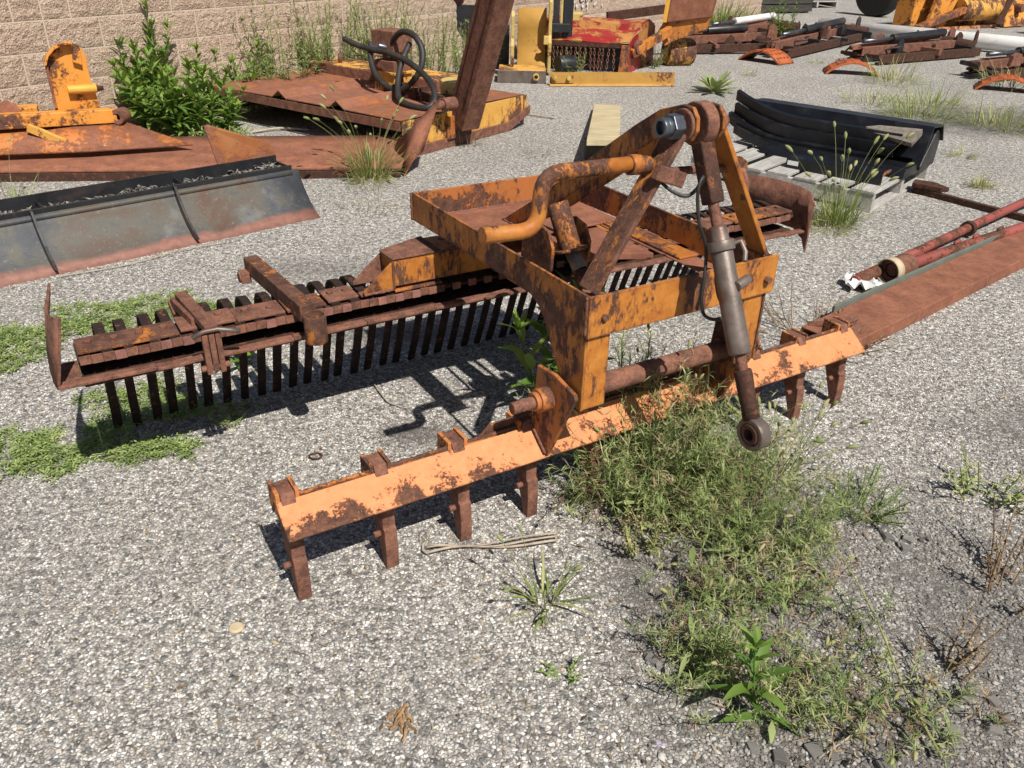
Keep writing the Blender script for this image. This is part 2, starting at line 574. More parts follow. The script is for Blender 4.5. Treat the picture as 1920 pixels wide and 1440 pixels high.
def ground_mat():
    k = NT('gravel_asphalt')
    v = k.vec(False, world=True)
    vo = k.voro(v, 118)
    ed = k.voro(v, 118, 'DISTANCE_TO_EDGE')
    rnd = k.n('ShaderNodeSeparateColor')
    k.l(vo.outputs['Color'], rnd.inputs[0])
    st = k.ramp(rnd.outputs[0], [(0.0, (0.10, 0.096, 0.092)), (0.18, (0.21, 0.20, 0.186)), (0.45, (0.375, 0.353, 0.323)), (0.75, (0.53, 0.50, 0.458)), (1.0, (0.82, 0.79, 0.735))])
    tan = k.ramp(rnd.outputs[1], [(0.80, 0.0), (0.9, 0.5)])
    st = k.mix(tan, st, (0.42, 0.33, 0.22))
    gap = k.ramp(ed.outputs['Distance'], [(0.0, 0.0), (0.16, 1.0)])
    c = k.mix(gap, (0.19, 0.18, 0.166), st)
    big = k.noise(v, 0.9, 7, 0.62, 0.4)
    c = k.mix(k.ramp(big, [(0.36, 0.3), (0.56, 0.0)]), c, (0.19, 0.183, 0.173))
    mid = k.noise(v, 5.5, 6, 0.7)
    c = k.mix(k.ramp(mid, [(0.64, 0.0), (0.80, 0.35)]), c, (0.18, 0.17, 0.16))
    sp = k.noise(v, 42, 3, 0.8)
    c = k.mix(0.6, c, k.ramp(sp, [(0.38, 0.18), (0.60, 0.98)]), 'OVERLAY')
    fine = k.noise(v, 260, 2, 0.7)
    c = k.mix(0.25, c, k.ramp(fine, [(0.3, 0.1), (0.7, 0.75)]), 'OVERLAY')
    c = k.mix(k.math('MULTIPLY', soil(k, v), 0.75), c, k.ramp(k.noise(v, 70, 5, 0.75), [(0.35, (0.045, 0.04, 0.036)), (0.65, (0.17, 0.155, 0.14))]))
    h = k.math('ADD', k.math('MULTIPLY', gap, k.math('ADD', rnd.outputs[2], 0.4)), k.math('MULTIPLY', fine, 0.3))
    return k.fin(c, 0.85, k.bump(h, 0.55, 0.007), 0, 0.3)


M['ground'] = ground_mat()


def stone_mat():
    k = NT('crushed_stone')
    at = k.n('ShaderNodeAttribute', attribute_name='tint')
    v = k.vec(False, world=True)
    c = k.ramp(at.outputs['Fac'], [(0.0, (0.085, 0.082, 0.08)), (0.18, (0.19, 0.181, 0.17)), (0.45, (0.355, 0.333, 0.305)), (0.75, (0.50, 0.472, 0.432)), (0.95, (0.77, 0.742, 0.69)), (1.0, (0.44, 0.34, 0.23))])
    c = k.mix(0.35, c, k.ramp(k.noise(v, 330, 4, 0.7), [(0.3, 0.15), (0.7, 0.8)]), 'OVERLAY')
    big = k.noise(v, 0.9, 7, 0.62, 0.4)
    c = k.mix(k.ramp(big, [(0.36, 0.32), (0.56, 0.0)]), c, (0.19, 0.181, 0.17))
    c = k.mix(k.math('MULTIPLY', soil(k, v), 0.5), c, (0.10, 0.09, 0.08))
    return k.fin(c, 0.85, None, 0, 0.3)


M['stone'] = stone_mat()


def block_mat(mortar=False):
    k = NT('mortar' if mortar else 'split_face_block')
    v = k.vec(not mortar)
    if mortar:
        c = k.mix(k.noise(v, 14, 5, 0.7), (0.50, 0.40, 0.32), (0.62, 0.51, 0.42))
        return k.fin(c, 0.9, k.bump(k.noise(v, 90, 4, 0.7), 0.4, 0.004), 0, 0.2)
    a = k.noise(v, 55, 5, 0.72, 0.5)
    b = k.noise(v, 7, 5, 0.6)
    c = k.ramp(a, [(0.28, (0.26, 0.18, 0.13)), (0.48, (0.47, 0.35, 0.265)), (0.68, (0.66, 0.525, 0.415))])
    c = k.mix(k.ramp(b, [(0.35, 0.25), (0.65, 0.0)]), c, (0.30, 0.20, 0.145))
    vo = k.voro(v, 75)
    h = k.math('ADD', a, k.math('MULTIPLY', vo.outputs['Distance'], 0.6))
    return k.fin(c, 0.92, k.bump(h, 0.9, 0.012), 0, 0.2)


M['block'] = block_mat()
M['mortar'] = block_mat(True)

# ------------------------------------------------------------------ ground
g = MB()
g.add([(-60, -40, 0), (60, -40, 0), (60, 90, 0), (-60, 90, 0)], [(0, 1, 2, 3)])
o = g.build('ground', M['ground'])
tag(o, 'grey chip-sealed gravel yard in full sun', kind='structure')


def stones():
    rng = np.random.default_rng(3)
    xs = np.arange(-2.5, 2.75, 0.0092)
    ys = np.arange(0.6, 4.3, 0.0092)
    X, Y = np.meshgrid(xs, ys)
    X = X.ravel() + rng.normal(0, 0.003, X.size)
    Y = Y.ravel() + rng.normal(0, 0.003, Y.size)
    # the camera (and a step to its side) sees a wedge of the yard
    keep = (np.abs(X) < 0.55 + 0.72 * Y) & (rng.random(X.size) < np.clip(1.25 - 0.27 * Y, 0.0, 0.85))
    for i in np.nonzero(keep)[0]:      # bare patches of fines where chips have worn away
        q_ = mnoise.noise((X[i] * 2.3, Y[i] * 2.3, 5.0)) + 0.6 * mnoise.noise((X[i] * 9, Y[i] * 9, 2.0))
        if q_ > 0.28 and rng.random() < 0.75:
            keep[i] = False
    X, Y = X[keep], Y[keep]
    n = X.size
    base = np.array([[1, 0, 0], [0, 1, 0], [-1, 0, 0], [0, -1, 0], [0, 0, 1], [0, 0, -1]], float)
    P = np.repeat(base[None], n, 0)
    ang = rng.random(n) * 6.283
    P += rng.normal(0, 0.22, P.shape)
    sx = rng.uniform(0.0023, 0.0049, n)
    sx *= 1 + 0.45 * np.clip((X + 0.2) / 0.7, 0, 1) * np.clip((2.4 - Y) / 0.8, 0, 1)
    big = rng.random(n) < 0.012
    sx[big] *= 1.7
    sy = sx * rng.uniform(0.65, 1.0, n)
    sz = sx * rng.uniform(0.45, 0.8, n)
    P *= np.stack([sx, sy, sz], 1)[:, None, :]
    c, s = np.cos(ang)[:, None], np.sin(ang)[:, None]
    x = P[..., 0] * c - P[..., 1] * s + X[:, None]
    y = P[..., 0] * s + P[..., 1] * c + Y[:, None]
    z = P[..., 2] + (sz * rng.uniform(0.1, 0.55, n))[:, None]
    vs_ = np.stack([x, y, z], -1).reshape(-1, 3)
    tri = np.array([[0, 1, 4], [1, 2, 4], [2, 3, 4], [3, 0, 4], [1, 0, 5], [2, 1, 5], [3, 2, 5], [0, 3, 5]])[:4]
    tri = np.concatenate([tri, [[1, 0, 5], [3, 2, 5]]])
    fs = (np.arange(n)[:, None, None] * 6 + tri[None]).reshape(-1, 3)
    me = bpy.data.meshes.new('gravel')
    me.vertices.add(len(vs_))
    me.vertices.foreach_set('co', vs_.ravel())
    nf = len(fs)
    me.loops.add(nf * 3)
    me.loops.foreach_set('vertex_index', fs.ravel())
    me.polygons.add(nf)
    me.polygons.foreach_set('loop_start', np.arange(nf) * 3)
    at = me.attributes.new('tint', 'FLOAT', 'FACE')
    t = np.clip(rng.beta(1.5, 1.6, n) * 1.02, 0, 0.985)
    t[rng.random(n) < 0.03] = 1.0
    at.data.foreach_set('value', np.repeat(t, len(tri)))
    me.update(calc_edges=True)
    me.materials.append(M['stone'])
    o = obj('gravel', me)
    tag(o, 'loose crushed stone chips covering the yard surface in front', 'gravel', kind='stuff')


stones()

# ------------------------------------------------------------------ block wall
WO = V((-3.287, 6.118, 0))
WA = R(55.82)
wall = thing('block_wall', 'tan split-face concrete block wall with pale mortar joints behind the weeds', 'wall', WO, WA)
HB, WB, JT = 0.2032, 0.4064, 0.011
Z0 = 0.588 - 3 * HB


def block_mesh(wd, seed):
    rg = random.Random(seed)
    nx, nz = max(4, int(wd / 0.034)), 6
    mb = MB()
    hw, hz = wd / 2 - JT / 2, HB / 2 - JT / 2
    vs_, fs = [], []
    for j in range(nz + 1):
        for i in range(nx + 1):
            e = min(i, nx - i, j, nz - j)
            d = 0.0025 if e == 0 else 0.003 + rg.uniform(0.0, 0.009)
            jx = 0 if i in (0, nx) else rg.uniform(-0.008, 0.008)
            jz = 0 if j in (0, nz) else rg.uniform(-0.007, 0.007)
            vs_.append((-hw + 2 * hw * i / nx + jx, -d, -hz + 2 * hz * j / nz + jz))
    for j in range(nz):
        for i in range(nx):
            a = j * (nx + 1) + i
            if rg.random() < 0.5:
                fs += [(a, a + 1, a + nx + 2), (a, a + nx + 2, a + nx + 1)]
            else:
                fs += [(a, a + 1, a + nx + 1), (a + 1, a + nx + 2, a + nx + 1)]
    mb.add(vs_, fs)
    # returns into the joint
    bd = list(range(nx + 1)) + [k * (nx + 1) + nx for k in range(1, nz + 1)] + [nz * (nx + 1) + i for i in range(nx - 1, -1, -1)] + [k * (nx + 1) for k in range(nz - 1, 0, -1)]
    n0 = len(mb.v)
    back = [(mb.v[i][0], 0.01, mb.v[i][2]) for i in bd]
    mb.v += back
    for q in range(len(bd)):
        q2 = (q + 1) % len(bd)
        mb.f.append((bd[q2], bd[q], n0 + q, n0 + q2))
        mb.s.append(False)
        mb.t.append(0.5)
    me = mb.mesh('block')
    me.materials.append(M['block'])
    return me


BM_ = [block_mesh(WB, i) for i in range(6)]
BH_ = [block_mesh(WB / 2, 40 + i) for i in range(2)]
rw = random.Random(5)
for r in range(7):
    half = (r % 2 == 0)
    k = -3.5 if half else -3
    ks = []
    while k < 36:
        if half and k == -0.5:
            ks += [(-0.25, BH_), (0.25, BH_)]
        else:
            ks.append((k + 0.5, BM_))
        k += 1
    for kc, ms in ks:
        b = obj('block', rw.choice(ms), wall)
        b.location = (kc * WB, 0, Z0 + (r + 0.5) * HB)
mb = MB()
mb.box((-1.6, 0.0, Z0), (14.9, 0.19, Z0 + 12 * HB))
mb.build('mortar', M['mortar'], wall)
mb = MB()                              # courses above the ones in view, joined
for r in range(7, 12):
    k = -3.5 if r % 2 == 0 else -3
    while k < 36:
        mb.box((k * WB + JT / 2, -0.014, Z0 + r * HB + JT / 2), ((k + 1) * WB - JT / 2, 0.01, Z0 + (r + 1) * HB - JT / 2))
        k += 1
o = mb.build('upper_blocks', M['block'], wall)
o['kind'] = 'stuff'
# flaked white efflorescence stains low on the far part of the wall
mb = MB()
rs_ = random.Random(9)
for cx, cz, sp in ((7.35, 0.62, 0.2), (5.3, 0.75, 0.12), (8.2, 0.75, 0.1)):
    for i in range(26):
        x, z = cx + rs_.gauss(0, sp), cz + rs_.gauss(0, sp * 0.5)
        r_ = rs_.uniform(0.015, 0.05)
        pts = [(x + r_ * math.cos(a) * rs_.uniform(.5, 1.2), -0.031, z + r_ * math.sin(a) * rs_.uniform(.5, 1.2)) for a in (0, 1, 2, 3, 4, 5)]
        mb.prism(pts, (0, 0.004, 0))
o = mb.build('white_stain', M['white'], wall)
o['label'] = 'flaky white patches on the far blocks'
o['kind'] = 'stuff'

# ------------------------------------------------------------------ the landscape rake (local x along the bar, y to the rear)
RK = thing('landscape_rake', 'rusty amber three-point landscape rake with box frame, tines and crank, in the middle', 'landscape rake', (0.2, 2.03, 0), AZ)


def part(name, mb, mat, parent=RK, bevel=0.002):
    return mb.build(name, M[mat], parent, bevel)


XL, XR, YF, YR_, ZT = -0.2, 0.385, -0.26, 0.672, 0.702
CX = (XL + XR) / 2
side = [(YR_, ZT), (YR_, 0.614), (0.06, 0.628), (-0.02, 0.62), (-0.06, 0.603), (-0.085, 0.575), (-0.152, 0.473), (-0.176, 0.402), (-0.2585, 0.402), (-0.2585, ZT)]
for x, dx in ((XL, 0.008), (XR, -0.008)):
    mb = MB()
    mb.prism([(x, y, z) for y, z in side], (dx, 0, 0))
    x0, x1 = sorted((x + dx, x + dx * 9.5))
    mb.box((x0, 0.0, 0.6145), (x1, 0.36, 0.6215))
    part('side_rail', mb, 'amber_worn' if x < 0 else 'amber_rust')
mb = MB()
mb.box((XL + 0.008, YR_ - 0.008, 0.6155), (XR - 0.008, YR_ - 0.0005, ZT - 0.001))
part('rear_rail', mb, 'redorange')
mb = MB()
mb.box((XL - 0.001, YF - 0.008, 0.600), (XR + 0.012, YF + 0.0012, ZT + 0.001))
part('front_plate', mb, 'amber')
for x0, x1 in ((XL + 0.001, -0.128), (0.306, XR - 0.011)):
    mb = MB()
    mb.box((x0, -0.2578, 0.4035), (x1, -0.2495, 0.601))
    part('leg', mb, 'amber')
mb = MB()
mb.box((XL + 0.009, 0.36, 0.6135), (XR - 0.009, YR_ - 0.009, 0.6195))
part('floor_plate', mb, 'rust_light')
mb = MB()                              # inner angle along the right rail
mb.box((0.302, -0.245, 0.6085), (XR - 0.009, 0.40, 0.6135))
part('rail_flange', mb, 'rust_light')
mb = MB()
mb.prism([(0.10, 0.20, 0.585), (0.30, 0.10, 0.585), (0.30, 0.40, 0.585), (0.10, 0.40, 0.585)], (0, 0, 0.02))
part('pivot_plate', mb, 'rust_light')


def hexbolt(p, d, r, h, name='bolt', mat='rust', parent=RK, n=6):
    mb = MB()
    p, d = V(p), V(d)
    mb.tube([p, p + d * h], r, n)
    for i in range(len(mb.s)):
        mb.s[i] = False
    return mb.build(name, M[mat], parent, 0.001)


hexbolt((-0.115, 0.50, 0.619), (0, 0, 1), 0.013, 0.014)
hexbolt((0.30, 0.30, 0.613), (0, 0, 1), 0.010, 0.012)
hexbolt((-0.158, YF - 0.008, 0.648), (0, -1, 0), 0.009, 0.008)
hexbolt((0.363, YF - 0.008, 0.642), (0, -1, 0), 0.010, 0.014)

# mast: two flat bars in front, two bowed plates running back
PY, PZ = -0.238, 1.052
for xa, xb, zt, nm in ((-0.178, 0.036, 1.035, 'mast_bar'), (0.366, 0.122, 1.085, 'mast_bar')):
    mb = MB()
    d = V((xb - xa, 0, zt - 0.70)).normalized()
    up = V((0, 1, 0))
    mb.beam((xa, -0.225, 0.701), (xb, -0.225, zt), 0.013, 0.064, (0, 1, 0))
    part('mast_bar', mb, 'amber_rust' if xa < 0 else 'amber_worn', bevel=0.003)
top = [(-0.275, 1.045), (-0.272, 1.072), (-0.255, 1.092), (-0.225, 1.094), (-0.15, 1.071), (-0.063, 1.018), (0.118, 0.896), (0.338, 0.742), (0.53, 0.622)]
bot = [(0.46, 0.621), (0.334, 0.686), (0.111, 0.835), (-0.072, 0.958), (-0.15, 1.008), (-0.215, 1.022), (-0.26, 1.02)]
for x, dy in ((0.046, 0.0), (0.118, -0.006)):
    mb = MB()
    mb.prism([(x, y + dy, z) for y, z in top + bot], (0.011, 0, 0))
    part('mast_brace', mb, 'amber_worn', bevel=0.0025)
for x in (0.0355, 0.1305):              # rounded ears at the top pin
    mb = MB()
    mb.cyl((x, PY, PZ), (x + 0.009, PY, PZ), 0.036, n=22)
    part('pin_ear', mb, 'rust', bevel=0.003)
mb = MB()
mb.cyl((0.005, PY, PZ), (0.165, PY, PZ), 0.0155, n=16)
part('top_pin', mb, 'rust')
mb = MB()
mb.tube([(-0.002, PY, PZ), (0.026, PY, PZ)], 0.029, 6)
mb.s = [False] * len(mb.s)
mb.cyl((-0.014, PY, PZ), (0.0, PY, PZ), 0.021, n=20)
mb.ring((-0.026, PY, PZ), (-0.012, PY, PZ), 0.0215, 0.014, 20)
part('hex_nut', mb, 'zinc', bevel=0.002)


def arc(path, rad, seg=5):
    """round the corners of a polyline"""
    P = [V(p) for p in path]
    out = [P[0]]
    for i in range(1, len(P) - 1):
        a, b, c = P[i - 1], P[i], P[i + 1]
        d1, d2 = (a - b), (c - b)
        r_ = min(rad, d1.length * 0.49, d2.length * 0.49)
        q1, q2 = b + d1.normalized() * r_, b + d2.normalized() * r_
        for j in range(seg + 1):
            t = j / seg
            out.append(q1 * (1 - t) ** 2 + b * 2 * t * (1 - t) + q2 * t * t)
    out.append(P[-1])
    return out


mb = MB()
mb.tube(arc([(-0.055, -0.205, 0.972), (-0.297, -0.2, 0.977), (-0.306, -0.2, 0.857), (-0.442, -0.2, 0.866)], 0.045), 0.0172, 14)
crank = part('crank_handle', mb, 'amber_worn', bevel=0)
mb = MB()
mb.ring((-0.075, -0.205, 0.971), (-0.045, -0.205, 0.969), 0.0225, 0.017)
mb.cyl((-0.05, -0.205, 0.969), (-0.02, -0.21, 0.966), 0.02)
part('crank_collar', mb, 'amber_worn')
mb = MB()
mb.beam((-0.045, -0.262, 0.966), (0.035, -0.262, 0.938), 0.02, 0.034)
mb.beam((-0.03, -0.19, 0.966), (0.045, -0.19, 0.938), 0.014, 0.03)
part('crank_clamp', mb, 'rust', bevel=0.003)
mb = MB()
mb.tube([(0.02, -0.205, 0.944), (0.09, -0.205, 0.94), (0.16, -0.205, 0.936), (0.23, -0.215, 0.93), (0.25, -0.235, 0.925), (0.256, -0.245, 0.90), (0.258, -0.246, 0.86)], 0.0095, 10)
part('crank_rod', mb, 'rust', bevel=0)
mb = MB()
mb.beam((0.24, -0.215, 0.945), (0.285, -0.185, 0.925), 0.03, 0.03)
mb.cyl((0.27, -0.215, 0.93), (0.27, -0.17, 0.93), 0.018, n=14)
part('rod_bracket', mb, 'amber_rust')

# king pin and swivel in the box
mb = MB()
mb.cyl((0.0, 0.17, 0.775), (0.012, 0.112, 0.66), 0.030, n=20)
mb.cyl((0.012, 0.113, 0.664), (0.0125, 0.110, 0.656), 0.046, n=20)
part('king_post', mb, 'amber_rust')
mb = MB()
mb.cyl((0.0125, 0.111, 0.66), (0.02, 0.075, 0.615), 0.021, n=16)
part('king_pin', mb, 'steel')
mb = MB()
mb.cyl((0.02, 0.075, 0.615), (0.03, 0.03, 0.53), 0.022, n=16)
part('pin_sleeve', mb, 'rust_dark')
for dx in (-0.062, 0.058):
    mb = MB()
    mb.prism([(dx, 0.10, 0.61), (dx, 0.095, 0.68), (dx, 0.12, 0.72), (dx, 0.17, 0.73), (dx, 0.24, 0.70), (dx, 0.25, 0.61)], (0.01, 0, 0))
    part('swivel_cheek', mb, 'amber_rust')
# swivel arm tube under the box, with its gusset on the beam
mb = MB()
mb.prism([(-0.333, 0.532, 0.465), (-0.20, 0.532, 0.465), (0.50, 0.532, 0.465), (0.50, 0.655, 0.465), (-0.18, 0.672, 0.465), (-0.335, 0.615, 0.465)], (0, 0, 0.086))
part('swivel_arm', mb, 'amber')
mb = MB()
mb.prism([(-0.338, 0.527, 0.551), (-0.172, 0.527, 0.551), (-0.172, 0.675, 0.551), (-0.18, 0.675, 0.551), (-0.34, 0.617, 0.551)], (0, 0, 0.006))
part('arm_cover', mb, 'rust')
for y in (0.528, 0.615):
    mb = MB()
    mb.prism([(-0.333, y, 0.548), (-0.333, y, 0.4585), (-0.43, y, 0.4585), (-0.43, y, 0.468)], (0, 0.009, 0))
    part('gusset', mb, 'amber_worn' if y < 0.6 else 'rust')
mb = MB()
mb.box((-0.03, 0.395, 0.535), (0.105, 0.50, 0.552))
part('stop_plate', mb, 'rust_light')

# toolbar of the rake
BL, BR = -1.207, 1.405
mb = MB()
mb.box((BL, 0.530, 0.427), (BR, 0.645, 0.4365))
part('beam_flange', mb, 'rust_dark')
mb = MB()
mb.box((BL, 0.636, 0.3775), (BR, 0.6445, 0.4265))
mb.box((BL, 0.505, 0.368), (BR, 0.6445, 0.377))
part('beam_web', mb, 'rust_dark')
rb = random.Random(21)
x = -1.266
while x < 1.43:                       # rolled lip in welded lengths
    L_ = rb.uniform(0.18, 0.5)
    x2 = min(x + L_, 1.43)
    zc = 0.392 - 0.012 * (x + 1.27) / 2.7 + rb.uniform(-0.002, 0.002)
    mb = MB()
    n_ = max(2, int((x2 - x) / 0.05))
    path = [(x + (x2 - x) * i / n_, 0.492 + rb.uniform(-0.002, 0.002), zc + rb.uniform(-0.0015, 0.0015)) for i in range(n_ + 1)]
    mb.strip(path, (0, 0.03, 0), 0.011)
    part('lip_bar', mb, 'rust', bevel=0.003)
    x = x2 + 0.0005
mb = MB()                              # floor of the left end, behind the lip
mb.box((-1.266, 0.508, 0.381), (BL - 0.001, 0.64, 0.387))
part('end_floor', mb, 'rust')
# tines
mb = MB()
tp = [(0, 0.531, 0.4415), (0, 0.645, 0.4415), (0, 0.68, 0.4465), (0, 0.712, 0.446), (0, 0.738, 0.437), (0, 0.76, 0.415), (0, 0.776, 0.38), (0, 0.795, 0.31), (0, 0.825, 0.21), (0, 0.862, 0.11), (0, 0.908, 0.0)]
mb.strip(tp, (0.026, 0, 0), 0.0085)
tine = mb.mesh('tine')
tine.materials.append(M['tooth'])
rt = random.Random(3)
NT_ = 46
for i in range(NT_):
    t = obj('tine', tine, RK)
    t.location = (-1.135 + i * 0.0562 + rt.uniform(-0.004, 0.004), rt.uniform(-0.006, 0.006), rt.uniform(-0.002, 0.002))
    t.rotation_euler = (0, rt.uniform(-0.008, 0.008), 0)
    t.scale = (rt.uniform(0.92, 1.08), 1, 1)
# spacer lugs between the tine ends
lug = MB().box((-0.0275, 0.5225, 0.4225), (-0.0005, 0.5295, 0.4445)).mesh('lug')
lug.materials.append(M['rust'])
lug2 = MB().box((-0.0275, 0.5205, 0.4215), (-0.0005, 0.5295, 0.4425)).mesh('lug')
lug2.materials.append(plain('faded_red_paint', (0.26, 0.115, 0.09), 0.35, 0.85, 30, 0.4, dirt=(0.08, 0.04, 0.03)))
for i in range(92):
    if -0.17 < -1.177 + i * 0.0281 < 0.41 and i % 2:
        continue
    t = obj('spacer', lug2 if (i % 2 and rt.random() < 0.55) else lug, RK)
    t.location = (-1.177 + i * 0.0281, rt.uniform(-0.002, 0.0), rt.uniform(-0.001, 0.001))
# clamp plates with bolts
plates = [(-1.205, -0.955, 'amber_rust', 0.0), (-0.95, -0.80, 'rust', 0.014), (-0.80, -0.665, 'rust', 0.004), (-0.66, -0.545, 'redorange', 0.0), (-0.535, -0.44, 'rust', 0.012), (-0.435, -0.335, 'rust', 0.006),
          (-0.33, -0.17, 'redorange', -0.006), (0.42, 0.56, 'rust', 0.0), (0.57, 0.72, 'rust', 0.006), (0.73, 0.90, 'rust', 0.0), (0.91, 1.08, 'rust', 0.004), (1.085, 1.40, 'amber_worn', 0.0)]
for a, b, m_, dy in plates:
    mb = MB()
    d_ = 0.092 if b < -0.35 or b > 0.3 else 0.03
    mb.box((a, 0.535 + dy, 0.4462), (b, 0.535 + dy + d_, 0.4548))
    pl = part('clamp_plate', mb, m_, bevel=0.0025)
    if d_ > 0.05:
        nb = max(2, int((b - a) / 0.058))
        for i in range(nb):
            hexbolt((a + (b - a) * (i + 0.5) / nb, 0.585 + dy + rt.uniform(-0.008, 0.008), 0.4545), (0, 0, 1), 0.0105, 0.008, 'bolt_head', 'rust', pl, 8)
x = -0.15
while x < 0.40:
    hexbolt((x, 0.575 + rt.uniform(-0.012, 0.012), 0.4455), (0, 0, 1), 0.0105, 0.008, 'bolt_head', 'rust_dark', RK, 8)
    x += 0.0562
# hinged clamp arm near the left end
mb = MB()
mb.beam((-0.905, 0.745, 0.475), (-0.885, 0.462, 0.478), 0.034, 0.022)
mb.beam((-0.932, 0.735, 0.462), (-0.912, 0.56, 0.462), 0.012, 0.03)
mb.beam((-0.918, 0.752, 0.46), (-0.915, 0.71, 0.43), 0.05, 0.02)
part('clamp_arm', mb, 'rust', bevel=0.003)
for dx in (-0.017, 0.0, 0.017):
    mb = MB()
    mb.box((-0.892 + dx - 0.0075, 0.440, 0.365 - abs(dx) * 0.4), (-0.892 + dx + 0.0075, 0.462 - abs(dx) * 0.3, 0.474))
    part('clamp_strap', mb, 'rust', bevel=0.002)
mb = MB()
mb.cyl((-0.93, 0.452, 0.374), (-0.855, 0.452, 0.374), 0.009, n=10)
part('clamp_bolt', mb, 'rust')
mb = MB()
mb.tube([(-0.94, 0.445, 0.472), (-0.91, 0.442, 0.485), (-0.875, 0.438, 0.487), (-0.845, 0.432, 0.48), (-0.82, 0.43, 0.472)], 0.0065, 8)
part('clamp_pin', mb, 'steel', bevel=0)
# collar arm
mb = MB()
mb.beam((-0.655, 0.915, 0.47), (-0.623, 0.462, 0.47), 0.046, 0.05)
part('collar_arm', mb, 'amber_rust', bevel=0.003)
mb = MB()
mb.beam((-0.70, 0.89, 0.44), (-0.67, 0.89, 0.44), 0.04, 0.035)
mb.cyl((-0.705, 0.89, 0.44), (-0.68, 0.89, 0.44), 0.018, n=12)
part('arm_stub', mb, 'rust')
mb = MB()
mb.ring((-0.617, 0.428, 0.395), (-0.617, 0.428, 0.478), 0.0315, 0.0265, 26)
part('collar', mb, 'amber_worn', bevel=0.0015)
# end deflectors
for sx_, xe in ((-1, -1.262), (1, 1.425)):
    prof = [(0.455, 0.0, 0.30, 0.50), (0.49, 0.012, 0.345, 0.535), (0.55, 0.02, 0.372, 0.541), (0.62, 0.016, 0.372, 0.545), (0.70, 0.0, 0.385, 0.545), (0.77, -0.02, 0.41, 0.543), (0.82, -0.03, 0.44, 0.535), (0.865, -0.034, 0.475, 0.525)]
    mb = MB()
    if sx_ < 0:                        # plate twisted outward, its rear tip standing up
        rows = [((-1.262, 0.482, 0.388), (-1.219, 0.482, 0.578)), ((-1.267, 0.52, 0.392), (-1.236, 0.53, 0.562)), ((-1.268, 0.57, 0.405), (-1.244, 0.59, 0.549)), ((-1.264, 0.63, 0.43), (-1.243, 0.65, 0.541)),
                ((-1.252, 0.69, 0.462), (-1.236, 0.70, 0.540)), ((-1.238, 0.75, 0.495), (-1.227, 0.76, 0.543)), ((-1.226, 0.80, 0.52), (-1.219, 0.81, 0.548))]
        mb.sheet([[V(a), V(a).lerp(V(b), 0.5), V(b)] for a, b in rows], 0.007)
    else:
        mb.sheet([[(xe + sx_ * dx, y, z0), (xe + sx_ * dx, y, (z0 + z1) / 2), (xe + sx_ * dx, y, z1)] for y, dx, z0, z1 in prof], 0.006)
    part('end_deflector', mb, 'rust', bevel=0)

# lower hitch pins, axle, brackets
mb = MB()
mb.cyl((-0.205, -0.15, 0.39), (0.385, -0.15, 0.386), 0.027, n=22)
part('axle_tube', mb, 'rust')
for x, sg in ((-0.210, -1), (0.388, 1)):
    mb = MB()
    mb.prism([(x, -0.168, 0.468), (x, -0.256, 0.452), (x, -0.262, 0.44), (x, -0.156, 0.2215), (x, -0.078, 0.276), (x, -0.08, 0.30), (x, -0.095, 0.46)], (sg * 0.011, 0, 0))
    part('hitch_bracket', mb, 'redorange', bevel=0.002)
    mb = MB()
    mb.ring((x + sg * 0.010, -0.15, 0.393), (x + sg * 0.045, -0.15, 0.393), 0.031, 0.015)
    mb.ring((x + sg * 0.040, -0.15, 0.393), (x + sg * 0.057, -0.15, 0.393), 0.0245, 0.015)
    part('pin_boss', mb, 'redorange', bevel=0.002)
    mb = MB()
    mb.cyl((x + sg * 0.01, -0.15, 0.393), (x + sg * 0.118, -0.15, 0.391), 0.0158, n=18)
    mb.cyl((x + sg * 0.093, -0.168, 0.391), (x + sg * 0.093, -0.164, 0.391), 0.006, n=10)
    part('hitch_pin', mb, 'rust', bevel=0.002)

# scarifier bar with its teeth
mb = MB()
SXL, SXR = -0.905, 1.055
fA, fB = V((0, -0.152, 0.213)), V((0, -0.074, 0.2705))
dn = V((0, 0.055, -0.078)).normalized() * 0.009
mb.prism([(SXL, p.y, p.z) for p in (fA, fB, fB + dn, fA + dn)], (SXR - SXL, 0, 0))
sc = part('scarifier_bar', mb, 'orange', bevel=0.002)
mb = MB()
mb.prism([(SXL, -0.0735, 0.2712), (SXL, -0.058, 0.2712), (SXL, -0.024, 0.222), (SXL, -0.036, 0.218), (SXL, -0.072, 0.262)], (SXR - SXL, 0, 0))
part('bar_back', mb, 'amber_rust', sc)
mb = MB()
mb.prism([(-0.375, -0.057, 0.262), (-0.335, -0.057, 0.296), (-0.25, -0.057, 0.3), (0.50, -0.057, 0.3), (0.56, -0.057, 0.29), (0.59, -0.057, 0.262)], (0, 0.008, 0))
part('backing_plate', mb, 'amber_rust', sc, 0.002)
sp_ = [(-0.088, 0.255), (-0.072, 0.287), (-0.016, 0.287), (-0.03, 0.17), (-0.06, 0.10), (-0.098, 0.0), (-0.116, 0.0), (-0.118, 0.06), (-0.113, 0.118), (-0.105, 0.122), (-0.104, 0.20)]
shank = MB().prism([(-0.0165, y, z) for y, z in sp_], (0.033, 0, 0)).mesh('tooth')
shank.materials.append(M['rust'])
cap = MB().box((-0.0275, -0.074, 0.225), (-0.018, -0.012, 0.291)).box((0.018, -0.074, 0.225), (0.0275, -0.012, 0.291)).mesh('tooth_pocket')
cap.materials.append(M['orange_plain'])
nib = MB().cyl((-0.034, -0.085, 0.095), (-0.0166, -0.085, 0.095), 0.0085, n=8).mesh('tooth_bolt')
nib.materials.append(M['rust'])
